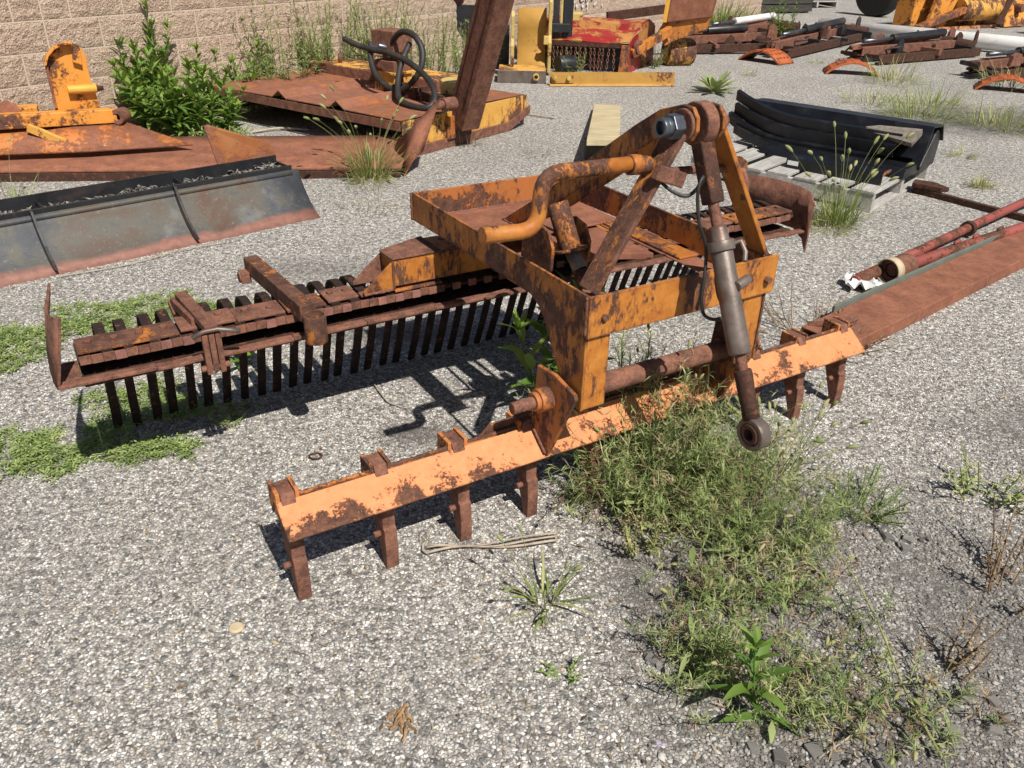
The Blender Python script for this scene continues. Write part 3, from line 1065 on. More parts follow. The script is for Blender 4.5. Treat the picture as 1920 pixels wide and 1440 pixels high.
for i, x in enumerate((-0.876, -0.648, -0.438, -0.232, -0.02, 0.19, 0.40, 0.61, 0.815, 1.018)):
    t = obj('tooth', shank, sc, 0.0015)
    t.location = (x, 0, 0)
    t2 = obj('tooth_pocket', cap, sc, 0.001)
    t2.location = (x, 0, 0)
    t3 = obj('tooth_bolt', nib, sc)
    t3.location = (x, 0, 0)

# weld beads along the seams of the frame
rwd = random.Random(17)


def weld(a, b, r=0.0045, parent=RK, mat='rust'):
    a, b = V(a), V(b)
    n_ = max(4, int((b - a).length / 0.006))
    mb = MB()
    mb.tube([a.lerp(b, i / n_) + V((rwd.uniform(-1, 1), rwd.uniform(-1, 1), rwd.uniform(-1, 1))) * 0.0008 for i in range(n_ + 1)], [r * rwd.uniform(0.75, 1.15) for i in range(n_ + 1)], 6)
    mb.build('weld_bead', M[mat], parent)


for a, b in (((XL - 0.001, YF + 0.003, 0.603), (XL - 0.001, YF + 0.003, 0.70)), ((-0.127, -0.256, 0.60), (-0.198, -0.2575, 0.60)), ((-0.172, -0.192, 0.703), (-0.172, -0.256, 0.703)), ((-0.194, -0.226, 0.704), (-0.16, -0.262, 0.704)),
             ((XR + 0.0, YF + 0.003, 0.603), (XR + 0.0, YF + 0.003, 0.70)), ((0.358, -0.192, 0.703), (0.358, -0.256, 0.703)), ((0.305, -0.2575, 0.60), (0.372, -0.2575, 0.60)), ((0.046, 0.46, 0.621), (0.046, 0.53, 0.621)),
             ((XL + 0.009, YR_ - 0.009, 0.62), (XR - 0.009, YR_ - 0.009, 0.62)), ((-0.333, 0.527, 0.459), (-0.43, 0.527, 0.459)), ((-0.334, 0.527, 0.46), (-0.334, 0.527, 0.548)), ((-0.20, -0.15, 0.419), (-0.20, -0.15, 0.42)),
             ((-0.222, -0.152, 0.2245), (-0.222, -0.078, 0.279)), ((XL - 0.001, YR_ - 0.002, 0.616), (XL - 0.001, YR_ - 0.002, 0.70))):
    weld(a, b)
weld((-0.90, -0.0665, 0.2728), (1.05, -0.0665, 0.2728), 0.0055, sc, 'amber_rust')

# ------------------------------------------------------------------ top link hanging from the mast
TL = thing('top_link', 'dark steel turnbuckle top link with eye end hanging from the rake mast', 'top link', (0.2, 2.03, 0), AZ)
A0, A1 = V((0.0875, PY, PZ)), V((0.0875, -0.545, 0.411))
AX = (A1 - A0)
LT = AX.length
ad = AX.normalized()


def at(t):
    return A0 + ad * t


sdv = ad.cross(V((1, 0, 0)))
mb = MB()
mb.ring(A0 + V((-0.017, 0, 0)), A0 + V((0.017, 0, 0)), 0.048, 0.0158, 30)
part('upper_eye', mb, 'rust', TL, 0.003)
mb = MB()
mb.beam(at(0.040), at(0.178), 0.036, 0.040, (1, 0, 0))
part('upper_shank', mb, 'rust_dark', TL, 0.004)


def thread(t0, t1, r):
    mb = MB()
    n_ = int((t1 - t0) / 0.0022)
    path, rs__ = [], []
    for i in range(n_ + 1):
        path.append(at(t0 + (t1 - t0) * i / n_))
        rs__.append(r if i % 2 else r - 0.0016)
    mb.tube(path, rs__, 14)
    return mb


part('upper_thread', thread(0.176, 0.235, 0.0135), 'rust', TL, 0)
part('lower_thread', thread(0.515, 0.572, 0.0135), 'rust', TL, 0)
mb = MB()
mb.tube([at(0.228), at(0.236), at(0.262), at(0.27), at(0.50), at(0.518), at(0.522)], [0.0185, 0.0205, 0.0215, 0.0245, 0.0262, 0.0255, 0.0235], 24)
part('body', mb, 'steel', TL, 0)
mb = MB()
mb.ring(at(0.262) , at(0.285), 0.031, 0.022, 24)
mb.tube([at(0.272) + V((0.026, -0.006, 0)), at(0.262) + V((0.043, -0.022, 0.0)), at(0.272) + V((0.045, -0.034, -0.012)), at(0.292) + V((0.036, -0.036, -0.012))], 0.0065, 8)
part('stop_collar', mb, 'steel', TL, 0.002)
mb = MB()
mb.cyl(at(0.356) + V((0.0, -0.030, 0.0)), at(0.349) + V((0.044, -0.022, 0.0)), 0.0115, n=14)
part('handle_stub', mb, 'steel', TL, 0.002)
mb = MB()
mb.tube([at(0.560), at(0.572), at(0.64), at(0.678)], [0.0195, 0.021, 0.0185, 0.0205], 8)
part('lower_shank', mb, 'rust_dark', TL, 0)
mb = MB()
mb.ring(A1 + V((-0.016, 0, 0)), A1 + V((0.016, 0, 0)), 0.040, 0.027, 28)
part('lower_eye', mb, 'steel', TL, 0.003)
mb = MB()
mb.ring(A1 + V((-0.019, 0, 0)), A1 + V((0.019, 0, 0)), 0.0262, 0.0135, 24)
part('eye_ball', mb, 'rust_dark', TL, 0.003)


def smooth(path, n=6):
    P = [V(p) for p in path]
    P = [P[0] * 2 - P[1]] + P + [P[-1] * 2 - P[-2]]
    out = []
    for i in range(1, len(P) - 2):
        p0, p1, p2, p3 = P[i - 1:i + 3]
        for j in range(n):
            t = j / n
            out.append(0.5 * ((2 * p1) + (p2 - p0) * t + (2 * p0 - 5 * p1 + 4 * p2 - p3) * t * t + (3 * p1 - p0 - 3 * p2 + p3) * t ** 3))
    out.append(P[-2])
    return out


mb = MB()
mb.tube(smooth([(-0.02, -0.235, 0.945), (0.0, -0.27, 0.92), (0.03, -0.29, 0.91), (0.055, -0.30, 0.935), (0.05, -0.31, 0.955), (0.035, -0.315, 0.93), (0.045, -0.32, 0.86), (0.068, -0.33, 0.80), (0.062, -0.345, 0.73), (0.058, -0.35, 0.68), (0.075, -0.35, 0.635), (0.11, -0.36, 0.62), (0.135, -0.37, 0.635), (0.115, -0.35, 0.67), (0.098, -0.345, 0.73), (0.10, -0.35, 0.77)], 6), 0.0042, 8)
o = mb.build('rubber_cord', M['rubber'], None)
o.location = (0.2, 2.03, 0)
o.rotation_euler = (0, 0, AZ)
tag(o, 'thin black rubber cord looped around the top link of the rake', 'cord')

# ------------------------------------------------------------------ grey blade lying at the left
GB = thing('snow_pusher', 'long grey steel snow pusher with ribs and rusty cutting edge lying at the left', 'snow pusher', (-1.096, 4.367, 0), math.atan2(-0.681, -0.733))
# local x runs along the blade away to the left, local y points to the camera side (negative = rear)
LB = 2.6


def gl(x, y, z):
    return (x, -y, z)


prof = [(0.0, 0.0), (0.055, 0.03), (0.105, 0.075), (0.15, 0.13), (0.185, 0.185), (0.205, 0.228)]
mb = MB()
mb.sheet([[gl(-0.03 + LB * i / 14 + 0.012 * math.sin(i * 2.1) * 0, y + (0.005 if j == 0 and i % 3 == 1 else 0), z) for i in range(15)] for j, (y, z) in enumerate(prof)], 0.006)
mb.build('blade_face', M['blade'], GB)
mb = MB()
mb.sheet([[gl(0.01 + LB * i / 8, y, z) for i in range(9)] for y, z in [(0.190, 0.204), (0.197, 0.226)]], 0.006)
mb.build('blade_seam', M['blade'], GB)
mb = MB()
mb.box(gl(0.005, 0.218, 0.19), (LB, -0.2065, 0.252))
mb.build('trough_front', M['blackmetal'], GB, 0.002)  # trough front coloured black to paint in the shade of the overhang
mb = MB()
mb.box(gl(0.0, 0.385, 0.19), (LB, -0.22, 0.196))
mb.build('trough_floor', M['rust_dark'], GB)
mb = MB()
mb.box(gl(-0.0, 0.396, 0.15), (LB, -0.387, 0.27))
mb.build('trough_wall', M['blackmetal'], GB)
for x in (0.66, 1.32, 1.98):
    mb = MB()
    mb.prism([gl(x, -0.012, 0.028), gl(x, 0.03, 0.062), gl(x, 0.085, 0.115), gl(x, 0.14, 0.185), gl(x, 0.178, 0.252), gl(x, 0.215, 0.252), gl(x, 0.20, 0.22), gl(x, 0.15, 0.128), gl(x, 0.10, 0.07), gl(x, 0.05, 0.026)], (0.012, 0, 0))
    mb.build('blade_rib', M['blackmetal'], GB, 0.001)
for x in (0.0, 0.585, 1.25):
    mb = MB()
    mb.box(gl(x, 0.386, 0.197), (x + 0.01, -0.219, 0.24))
    mb.build('trough_divider', M['blackmetal'], GB)
mb = MB()
mb.prism([gl(0.03, 0.402, 0.20), gl(0.30, 0.47, 0.21), gl(0.345, 0.49, 0.455), gl(0.32, 0.485, 0.46), gl(0.06, 0.41, 0.355), gl(0.015, 0.402, 0.32), gl(-0.005, 0.40, 0.26)], (0, -0.007, 0))
mb.build('end_plate', M['deck'], GB)
rl = random.Random(31)
mb = MB()
for i in range(2600):
    x = rl.uniform(0.02, 1.5)
    hgt = 0.016 + 0.03 * max(0, math.sin(x * 5.0) * math.sin(x * 13 + 1)) + (0.02 if x < 0.3 else 0)
    y = rl.uniform(0.225, 0.38)
    a, b = rl.uniform(0, 6.28), rl.uniform(-0.6, 0.6)
    l_ = rl.uniform(0.006, 0.022)
    p = V(gl(x, y, 0.197 + rl.uniform(0, hgt)))
    d = V((math.cos(a), math.sin(a), b)) * l_
    sd = V((-math.sin(a), math.cos(a), rl.uniform(-.5, .5))) * l_ * rl.uniform(0.15, 0.5)
    mb.add([p - d, p + sd, p + d, p - sd], [(0, 1, 2, 3)], False, rl.random())
o = mb.build('leaf_litter', M['grey_litter'], None)
o.matrix_world = Matrix.Translation(GB.location) @ Matrix.Rotation(math.atan2(-0.681, -0.733), 4, 'Z')
tag(o, 'dry grey leaf litter lying in the trough of the grey snow pusher', 'leaf litter', kind='stuff')

# ------------------------------------------------------------------ rusty snow plow with orange hitch frame
SP = thing('snow_plow', 'rusty flat snow plow lying face up with bright orange hitch frame', 'snow plow')
xs = [-3.9, -3.3, -2.7, -2.1, -1.5, -1.0, -0.74]


def ply(x):
    return 5.245 + 0.135 * (x + 0.75)


mb = MB()
mb.sheet([[(x, ply(x) + dy, z) for x in xs] for dy, z in ((0.0, 0.055), (0.12, 0.068), (0.32, 0.085), (0.52, 0.10), (0.66, 0.115))], 0.008)
mb.build('moldboard', M['rust_light'], SP)
mb = MB()
for a, b in zip(xs[:-1], xs[1:]):
    pass
mb.prism([(-3.9, ply(-3.9) - 0.004, 0.0), (-0.745, ply(-0.745) - 0.004, 0.0), (-0.745, ply(-0.745) - 0.004, 0.05), (-3.9, ply(-3.9) - 0.004, 0.05)], (0, 0.012, 0))
mb.build('cutting_edge', M['rust_dark'], SP, 0.003)
mb = MB()
mb.sheet([[(-0.735, 5.27, 0.0), (-0.78, 5.40, 0.03), (-0.835, 5.62, 0.12)], [(-0.67, 5.33, 0.09), (-0.66, 5.42, 0.20), (-0.66, 5.55, 0.30)], [(-0.62, 5.45, 0.12), (-0.56, 5.48, 0.30), (-0.505, 5.50, 0.455)]], 0.008)
mb.build('end_wing', M['rust_light'], SP)
mb = MB()
mb.sheet([[(-3.9, 4.98, 0.112), (-3.3, 5.06, 0.118), (-2.7, 5.20, 0.124), (-2.12, 5.42, 0.128)], [(-3.9, 5.05, 0.26), (-3.3, 5.26, 0.26), (-2.9, 5.43, 0.26), (-2.62, 5.54, 0.25)]], 0.008)
mb.build('frame_apron', M['apron'], SP)
fd = V((0.905, 0.425, 0)).normalized()
mb = MB()
p1 = V((-2.63, 5.525, 0.29))
mb.beam(p1 - fd * 1.3, p1 + fd * 0.0, 0.085, 0.085)
mb.build('frame_tube', M['plow_orange'], SP, 0.005)
mb = MB()
mb.ring(p1 + V((0.02, -0.05, -0.005)), p1 + V((0.03, 0.05, -0.005)), 0.048, 0.022, 22)
mb.build('pivot_eye', M['rust'], SP, 0.003)
mb = MB()
pb = V((-3.25, 5.52, 0.28))
mb.beam(pb - fd * 0.8, pb + fd * 0.1, 0.12, 0.10)
mb.build('rear_tube', M['plow_orange'], SP, 0.005)
# upright quadrant plate
qo = V((-2.985, 5.44, 0.325))
qd = V((0.86, 0.51, 0)).normalized()
qn = V((qd.y, -qd.x, 0))


def q(a, z):
    return qo + qd * a + V((0, 0, z))


pts = [q(0, 0), q(0.27, 0.0), q(0.245, 0.22), q(0.25, 0.32), q(0.225, 0.38), q(0.17, 0.40), q(0.10, 0.385), q(0.05, 0.345), q(0.02, 0.29), q(0.01, 0.15)]
mb = MB()
mb.prism(pts, qn * 0.014)
mb.build('quadrant_plate', M['plow_orange'], SP, 0.003)
mb = MB()
ap = [q(0.005 + 0.0, 0.28), q(0.03, 0.335), q(0.075, 0.378), q(0.13, 0.40), q(0.18, 0.405)]
mb.strip([p + qn * 0.035 for p in ap], qn * 0.06, 0.014)
mb.build('quadrant_rim', M['plow_orange'], SP, 0.002)
mb = MB()
mb.prism([q(0.004, 0.0) + qn * 0.014, q(0.004, 0.28) + qn * 0.014, q(0.004, 0.27) + qn * 0.05, q(0.004, 0.02) + qn * 0.03], qd * 0.016)
mb.build('quadrant_rib', M['rust_light'], SP, 0.002)
mb = MB()
c0 = q(0.12, 0.125) + qn * 0.035
mb.cyl(c0 - qd * 0.02, c0 + qd * 0.15, 0.028, n=16)
mb.build('quadrant_boss', M['yellow'], SP, 0.003)
mb = MB()
mb.cyl(c0 + qd * 0.15, c0 + qd * 0.19, 0.022, 0.012, n=12)
mb.build('boss_pin', M['rust_dark'], SP)
mb = MB()
mb.prism([q(0.165, 0.29) + qn * 0.016, q(0.215, 0.27) + qn * 0.016, q(0.222, 0.385) + qn * 0.016, q(0.185, 0.40) + qn * 0.016], qn * 0.03)
mb.build('latch', M['plow_orange'], SP, 0.003)
mb = MB()
mb.prism([(-3.30, 5.26, 0.335), (-3.14, 5.335, 0.335), (-3.17, 5.34, 0.38), (-3.21, 5.32, 0.405), (-3.27, 5.28, 0.375)], (-0.006, 0.012, 0))
mb.build('frame_lug', M['rust_light'], SP)
mb = MB()
mb.beam((-3.08, 5.26, 0.255), (-2.86, 5.26, 0.16), 0.03, 0.05)
mb.build('frame_brace', M['yellow_worn'], SP, 0.003)

# ------------------------------------------------------------------ rotary mower deck
N0 = V((-0.80, 5.72, 0))
MA = math.atan2(0.814, 0.58)
MW = thing('mower_deck', 'rusty rotary mower deck with ribs, yellow skirt, gearbox and leaning arm by the wall', 'mower deck', N0, MA)
# local x to the rear along the right side, local y along the front edge to the left
rm = random.Random(8)
mb = MB()
ny, nx = 26, 10
ribs = ((0.62, 0.05), (1.24, 0.05))


def dz(x, y):
    z = 0.252 + 0.006 * math.sin(3 * x + 2 * y)
    for yc, h in ribs:
        t = abs(y - yc) / 0.075
        if t < 1 and x < 0.92:
            z += h * (1 - t)
    return z


yy = sorted(set([2.12 * i / ny for i in range(ny + 1)] + [yc + d for yc, _ in ribs for d in (-0.075, 0, 0.075)]))
mb.sheet([[(1.42 * i / nx, y, dz(1.42 * i / nx, y)) for i in range(nx + 1)] for y in yy], 0.006)
mb.s = [False] * len(mb.s)
mb.build('deck_top', M['deck'], MW)
mb = MB()
mb.box((-0.006, 0.0, 0.185), (0.0, 2.12, 0.247))
mb.build('front_valance', M['rust'], MW, 0.002)
mb = MB()
mb.prism([(0.0, -0.006, 0.03), (0.06, -0.006, 0.0), (1.20, -0.006, 0.0), (1.47, -0.006, 0.10), (1.47, -0.006, 0.245), (0.0, -0.006, 0.250)], (0, -0.008, 0))
mb.build('side_skirt', M['yellow_worn'], MW, 0.002)
mb = MB()
mb.box((0.02, -0.03, 0.0), (1.22, -0.0145, 0.07))
mb.prism([(1.222, -0.03, 0.0), (1.50, -0.03, 0.10), (1.50, -0.03, 0.16), (1.222, -0.03, 0.07)], (0, 0.0155, 0))
mb.build('skid_rail', M['rust'], MW, 0.003)
mb = MB()
mb.prism([(0.0, 2.125, 0.13), (0.06, 2.125, 0.10), (1.42, 2.125, 0.02), (1.42, 2.125, 0.25), (0.0, 2.125, 0.25)], (0, 0.008, 0))
mb.build('side_skirt', M['rust'], MW, 0.002)
mb = MB()
mb.box((1.42, -0.02, 0.03), (1.428, 2.12, 0.25))
mb.build('rear_skirt', M['rust'], MW)
mb = MB()
mb.box((1.02, 0.55, 0.255), (1.40, 2.02, 0.335))
mb.build('cross_box', M['rust'], MW, 0.004)
mb = MB()
mb.box((1.03, 0.56, 0.336), (1.39, 2.0, 0.341))
mb.build('box_cover', M['yellow_worn'], MW, 0.002)
for y in (1.78, 1.32):
    mb = MB()
    if y > 1.5:
        mb.cyl((1.15, y, 0.34), (1.15, y, 0.42), 0.018, n=10)
    else:
        mb.tube(arc([(1.1, y, 0.33), (1.1, y, 0.45), (1.2, y - 0.16, 0.45), (1.2, y - 0.16, 0.33)], 0.03, 4), 0.009, 8)
    mb.build('lift_loop', M['rust'], MW)
mb = MB()
mb.box((0.78, 0.78, 0.25), (0.98, 1.0, 0.38))
mb.prism([(0.76, 0.76, 0.38), (1.0, 0.76, 0.38), (1.0, 1.02, 0.38), (0.76, 1.02, 0.38)], (0, 0, 0.02))
mb.build('gearbox_stand', M['yellow_worn'], MW, 0.003)
mb = MB()
mb.box((0.78, 0.78, 0.401), (0.99, 1.0, 0.48))
mb.tube([(0.885, 0.89, 0.48), (0.885, 0.89, 0.53), (0.885, 0.89, 0.54)], [0.08, 0.08, 0.11], 16)
mb.box((0.775, 0.775, 0.541), (0.995, 1.005, 0.70))
mb.build('gearbox', M['rust'], MW, 0.006)
mb = MB()
mb.cyl((0.79, 0.86, 0.575), (0.74, 0.90, 0.59), 0.026, n=12)
mb.cyl((0.79, 0.92, 0.56), (0.76, 1.0, 0.57), 0.024, n=12)
mb.build('hose_fitting', M['zinc'], MW, 0.002)
mb = MB()
mb.cyl((0.9, 0.2, 0.25), (0.9, 0.2, 0.40), 0.16, n=26)
mb.build('belt_guard', M['cream'], MW, 0.01)
for y in (0.62, 0.40):
    mb = MB()
    mb.box((0.60, y, 0.25), (0.75, y + 0.02, 0.35))
    mb.build('hinge_ear', M['rust_dark'], MW, 0.003)
mb = MB()
mb.box((0.62, 0.1, 0.26), (0.70, 0.75, 0.32))
mb.build('deck_brace', M['rust_dark'], MW, 0.004)
# leaning arm
iM = (Matrix.Translation(N0) @ Matrix.Rotation(MA, 4, 'Z')).inverted()


def ml(p):
    return iM @ V(p)


a0, a1 = ml((-0.40, 6.16, 0.17)), ml((-0.02, 5.62, 1.55))
mb = MB()
dv = (a1 - a0).normalized()
u_ = V((0.3, 1, 0.2))
u_ = (u_ - dv * u_.dot(dv)).normalized()
mb.beam(a0, a1, 0.15, 0.20, u_)
mb.build('lift_arm', M['rust'], MW, 0.006)
sd_ = dv.cross(u_).normalized()
mb = MB()
for q_ in (-1, 1):
    mb.beam(a0 + u_ * 0.055 * q_ + sd_ * 0.0765 * -1 + dv * 0.15, a1 + u_ * 0.055 * q_ + sd_ * 0.0765 * -1, 0.006, 0.012, u_)
    mb.beam(a0 + u_ * 0.055 * q_ + sd_ * 0.0765 + dv * 0.15, a1 + u_ * 0.055 * q_ + sd_ * 0.0765, 0.006, 0.012, u_)
mb.build('arm_weld', M['rust_dark'], MW)
mb = MB()
mb.cyl(ml((-0.53, 5.93, 0.33)), ml((-0.45, 6.0, 0.33)), 0.045, n=18)
mb.cyl(ml((-0.58, 5.89, 0.33)), ml((-0.52, 5.94, 0.33)), 0.03, n=14)
mb.build('arm_pivot', M['rust'], MW, 0.004)
mb = MB()
c_ = ml((-0.37, 5.86, 1.0))
mb.prism([c_ + dv * 0.22 + u_ * 0.02, c_ - dv * 0.02 + u_ * 0.0, c_ - dv * 0.06 + u_ * 0.03, c_ - dv * 0.05 + u_ * 0.09, c_ + dv * 0.02 + u_ * 0.13, c_ + dv * 0.22 + u_ * 0.13], sd_ * 0.02)
mb.build('arm_lug', M['rust_dark'], MW, 0.003)
mb = MB()
mb.box((0.45, -0.045, 0.06), (0.72, -0.016, 0.22))
mb.build('arm_base', M['amber_rust'], MW, 0.004)


def hose(name, label, pts, r=0.024):
    P = smooth(pts, 14)
    # resample evenly so the corrugation has an even pitch
    ds = [0]
    for a, b in zip(P[:-1], P[1:]):
        ds.append(ds[-1] + (b - a).length)
    n_ = int(ds[-1] / 0.0105)
    out, rs__ = [], []
    j = 0
    for i in range(n_ + 1):
        d = ds[-1] * i / n_
        while j < len(ds) - 2 and ds[j + 1] < d:
            j += 1
        t = (d - ds[j]) / max(1e-6, ds[j + 1] - ds[j])
        out.append(P[j].lerp(P[j + 1], t))
        rs__.append(r if i % 2 else r * 0.86)
    mb = MB()
    mb.tube(out, rs__, 12)
    o = mb.build(name, M['rubber'])
    tag(o, label, 'hose', 'coiled hoses on the mower deck')


hose('ribbed_hose', 'black ribbed hydraulic hose in a big upright loop on the mower deck', [(-1.18, 6.95, 0.60), (-1.17, 6.85, 0.50), (-1.12, 6.74, 0.40), (-1.02, 6.62, 0.33), (-0.92, 6.55, 0.315), (-0.82, 6.50, 0.37), (-0.74, 6.50, 0.48), (-0.73, 6.55, 0.60), (-0.79, 6.62, 0.69), (-0.89, 6.72, 0.71), (-0.97, 6.80, 0.65), (-1.0, 6.86, 0.56), (-1.03, 6.86, 0.5)])
hose('ribbed_hose', 'black ribbed hydraulic hose with loose left end curling down in front of the deck loop', [(-1.40, 7.0, 0.62), (-1.30, 6.95, 0.585), (-1.15, 6.85, 0.56), (-1.0, 6.72, 0.555), (-0.84, 6.5, 0.53), (-0.70, 6.32, 0.47), (-0.62, 6.18, 0.40), (-0.60, 6.08, 0.33), (-0.66, 6.04, 0.285), (-0.78, 6.12, 0.285), (-0.87, 6.25, 0.30), (-0.90, 6.38, 0.36), (-0.90, 6.5, 0.46), (-0.87, 6.6, 0.56), (-0.84, 6.68, 0.63)], 0.023)

# ------------------------------------------------------------------ yellow loader attachment, mast and bar
QH = thing('loader_bracket', 'cream and ochre loader bracket with drilled upright plates behind the leaning arm', 'loader bracket')
for (x, y, h, lean) in ((-0.10, 9.30, 0.66, 0.0), (0.30, 9.62, 0.78, 0.0)):
    mb = MB()
    pts = [(x, y, 0.03), (x, y - 0.10, 0.03), (x, y - 0.13, 0.34), (x, y - 0.02, 0.40), (x, y - 0.03, h - 0.05), (x, y + 0.0, h), (x, y + 0.07, h), (x, y + 0.12, h - 0.06), (x, y + 0.30, 0.30), (x, y + 0.32, 0.03)]
    mb.prism(pts, (0.035, 0, 0))
    mb.build('side_plate', M['cream'], QH, 0.006)
    mb = MB()
    for hy, hz in ((0.03, h - 0.09), (0.03, h - 0.25), (0.02, h - 0.40), (-0.06, 0.30), (0.06, 0.30), (-0.05, 0.2)):
        mb.cyl((x - 0.002, y + hy, hz), (x + 0.037, y + hy, hz), 0.017, n=10)
    mb.build('bolt_holes', M['black'], QH)
mb = MB()
mb.sheet([[(-0.03, 9.72, z), (0.20, 9.80, z), (0.27, 9.74, z)] for z in (0.66, 0.45, 0.28)] + [[(-0.03, 9.62, 0.16), (0.20, 9.70, 0.16), (0.27, 9.64, 0.16)], [(-0.03, 9.48, 0.09), (0.20, 9.55, 0.09), (0.27, 9.50, 0.09)]], 0.012)
mb.build('curved_plate', M['ochre'], QH)
mb = MB()
mb.box((-0.22, 9.0, 0.0), (0.27, 9.36, 0.13))
mb.build('base_box', M['yellow_worn'], QH, 0.006)
mb = MB()
mb.box((-0.23, 8.985, 0.0), (0.275, 8.998, 0.125))
mb.build('base_front', M['steel'], QH, 0.004)
mb = MB()
mb.ring((0.17, 8.94, 0.07), (0.17, 8.984, 0.07), 0.035, 0.02, 14)
mb.build('base_eye', M['cream'], QH)
mb = MB()
mb.box((-0.42, 9.55, 0.05), (-0.12, 9.58, 0.50))
mb.build('black_plate', M['blackmetal'], QH, 0.004)
mb = MB()
mb.box((-0.75, 9.9, 0.42), (-0.35, 9.94, 0.66))
mb.build('black_plate', M['blackmetal'], QH, 0.004)
mb = MB()
mb.box((0.25, 9.50, 0.32), (0.30, 9.60, 0.40))
mb.build('side_block', M['cream'], QH, 0.004)

FM = thing('fork_mast', 'black upright fork mast channel standing beside the red flail mower', 'fork mast')
for x, wd in ((0.36, 0.07), (0.47, 0.11)):
    mb = MB()
    mb.box((x, 10.0, 0.0 if x > .4 else 0.1), (x + wd, 10.12, 1.25))
    mb.build('mast_channel', M['blackmetal'], FM, 0.006)
mb = MB()
mb.box((0.33, 9.93, 0.40), (0.55, 9.995, 0.49))
mb.build('cross_bar', M['blackmetal'], FM, 0.005)
mb = MB()
mb.box((0.44, 10.0, 0.45), (0.465, 10.08, 1.25))
mb.build('mast_strip', M['cream'], FM)
mb = MB()
mb.cyl((0.42, 9.75, 0.09), (0.62, 9.85, 0.09), 0.09, n=18)
mb.build('foot_roller', M['blackmetal'], FM, 0.01)

mb = MB()
mb.sheet([[(0.31, 8.83, 0.0), (1.62, 9.02, 0.0)], [(0.31, 8.84, 0.012), (1.62, 9.03, 0.012)], [(0.31, 8.90, 0.02), (1.62, 9.09, 0.02)], [(0.31, 8.905, 0.13), (1.62, 9.095, 0.13)]], 0.01)
mb.s = [False] * len(mb.s)
YB = thing('angle_bar', 'ochre yellow angle steel bar lying on the gravel in front of the red mower', 'steel bar')
mb.build('bar', M['ochre'], YB)
mb = MB()
mb.beam((0.33, 8.86, 0.075), (0.56, 8.893, 0.075), 0.02, 0.09)
mb.build('mount_plate', M['ochre'], YB, 0.003)
for x in (0.36, 0.50):
    hexbolt((x, 8.855 + 0.145 * (x - 0.36), 0.08), (0.14, -1, 0), 0.022, 0.03, 'bolt', 'cream', YB)

# ------------------------------------------------------------------ red flail mower with chain curtain
FL = thing('flail_mower', 'red flail mower with a curtain of hanging chains near the wall', 'flail mower')
fx = V((0.93, -0.18, 0)).normalized()     # along its front
f0 = V((0.36, 9.98, 0))
fy = V((0.40, 0.92, 0)).normalized()


def fp(a, b, z):
    return f0 + fx * a + fy * b + V((0, 0, z))


LEN = 0.86
mb = MB()
mb.sheet([[fp(a, b, z + 0.012 * math.sin(a * 9)) for a in (-0.35, 0.0, 0.3, 0.6, LEN)] for b, z in ((0.0, 0.31), (0.12, 0.36), (0.30, 0.40), (0.42, 0.41), (0.43, 0.47), (0.75, 0.49), (1.0, 0.42))], 0.01)
mb.s = [False] * len(mb.s)
mb.build('hood', M['red'], FL)
mb = MB()
mb.prism([fp(LEN, -0.02, 0.0), fp(LEN, 0.0, 0.315), fp(LEN, 0.12, 0.365), fp(LEN, 0.42, 0.415), fp(LEN, 0.43, 0.475), fp(LEN, 0.75, 0.495), fp(LEN, 1.0, 0.42), fp(LEN, 1.05, 0.0)], fx * 0.012)
mb.build('side_cheek', M['red'], FL)
mb = MB()
mb.prism([fp(LEN - 0.09, -0.03, 0.0), fp(LEN - 0.07, -0.03, 0.30), fp(LEN + 0.015, -0.03, 0.30), fp(LEN + 0.015, -0.03, 0.0)], fy * 0.03)
mb.build('front_post', M['redorange'], FL, 0.004)
mb = MB()
mb.beam(fp(-0.35, 0.01, 0.285), fp(LEN - 0.08, 0.01, 0.285), 0.02, 0.05)
mb.build('chain_bar', M['rust_dark'], FL, 0.003)
# one chain link, shared
lk = MB()
lk.tube([(0.013 * math.cos(a), 0, 0.021 * math.sin(a)) for a in [2 * math.pi * i / 10 for i in range(11)]], 0.0048, 5, False)
chain_v, chain_f, chain_s = lk.v, lk.f, lk.s
rc_ = random.Random(4)
for i in range(20):
    a = -0.30 + i * 0.052 + rc_.uniform(-0.008, 0.008)
    mb = MB()
    lean = rc_.uniform(-0.03, 0.03)
    for j in range(8):
        Mx = Matrix.Translation(fp(a + lean * j * 0.1, 0.01, 0.26 - j * 0.0335)) @ Matrix.Rotation((j % 2) * math.pi / 2 + rc_.uniform(-.3, .3), 4, 'Z')
        mb.add([Mx @ V(p) for p in chain_v], chain_f, True)
    mb.build('chain', M['rust'], FL)
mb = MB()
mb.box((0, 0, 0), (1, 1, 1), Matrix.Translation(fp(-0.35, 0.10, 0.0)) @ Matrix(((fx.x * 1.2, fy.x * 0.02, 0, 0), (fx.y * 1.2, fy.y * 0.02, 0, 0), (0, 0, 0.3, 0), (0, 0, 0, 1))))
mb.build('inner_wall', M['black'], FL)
mb = MB()
mb.cyl(fp(LEN + 0.2, 0.85, 0.15), fp(LEN + 0.48, 1.0, 0.15), 0.16, 0.15, n=20)
mb.build('skid_drum', M['yellow_worn'], FL, 0.02)
mb = MB()
mb.box((0.52, 10.42, 0.42), (0.72, 10.60, 0.56))
mb.build('hose_block', M['cream'], FL, 0.01)
mb = MB()
mb.beam(fp(0.3, 0.95, 0.50), fp(1.2, 1.6, 0.62), 0.05, 0.10)
mb.build('rear_rail', M['rust_dark'], FL, 0.004)
mb = MB()
mb.beam(fp(LEN + 0.02, 0.05, 0.20), fp(LEN + 0.30, 0.55, 0.42), 0.07, 0.10)
mb.build('lower_arm', M['amber'], FL, 0.01)
mb = MB()
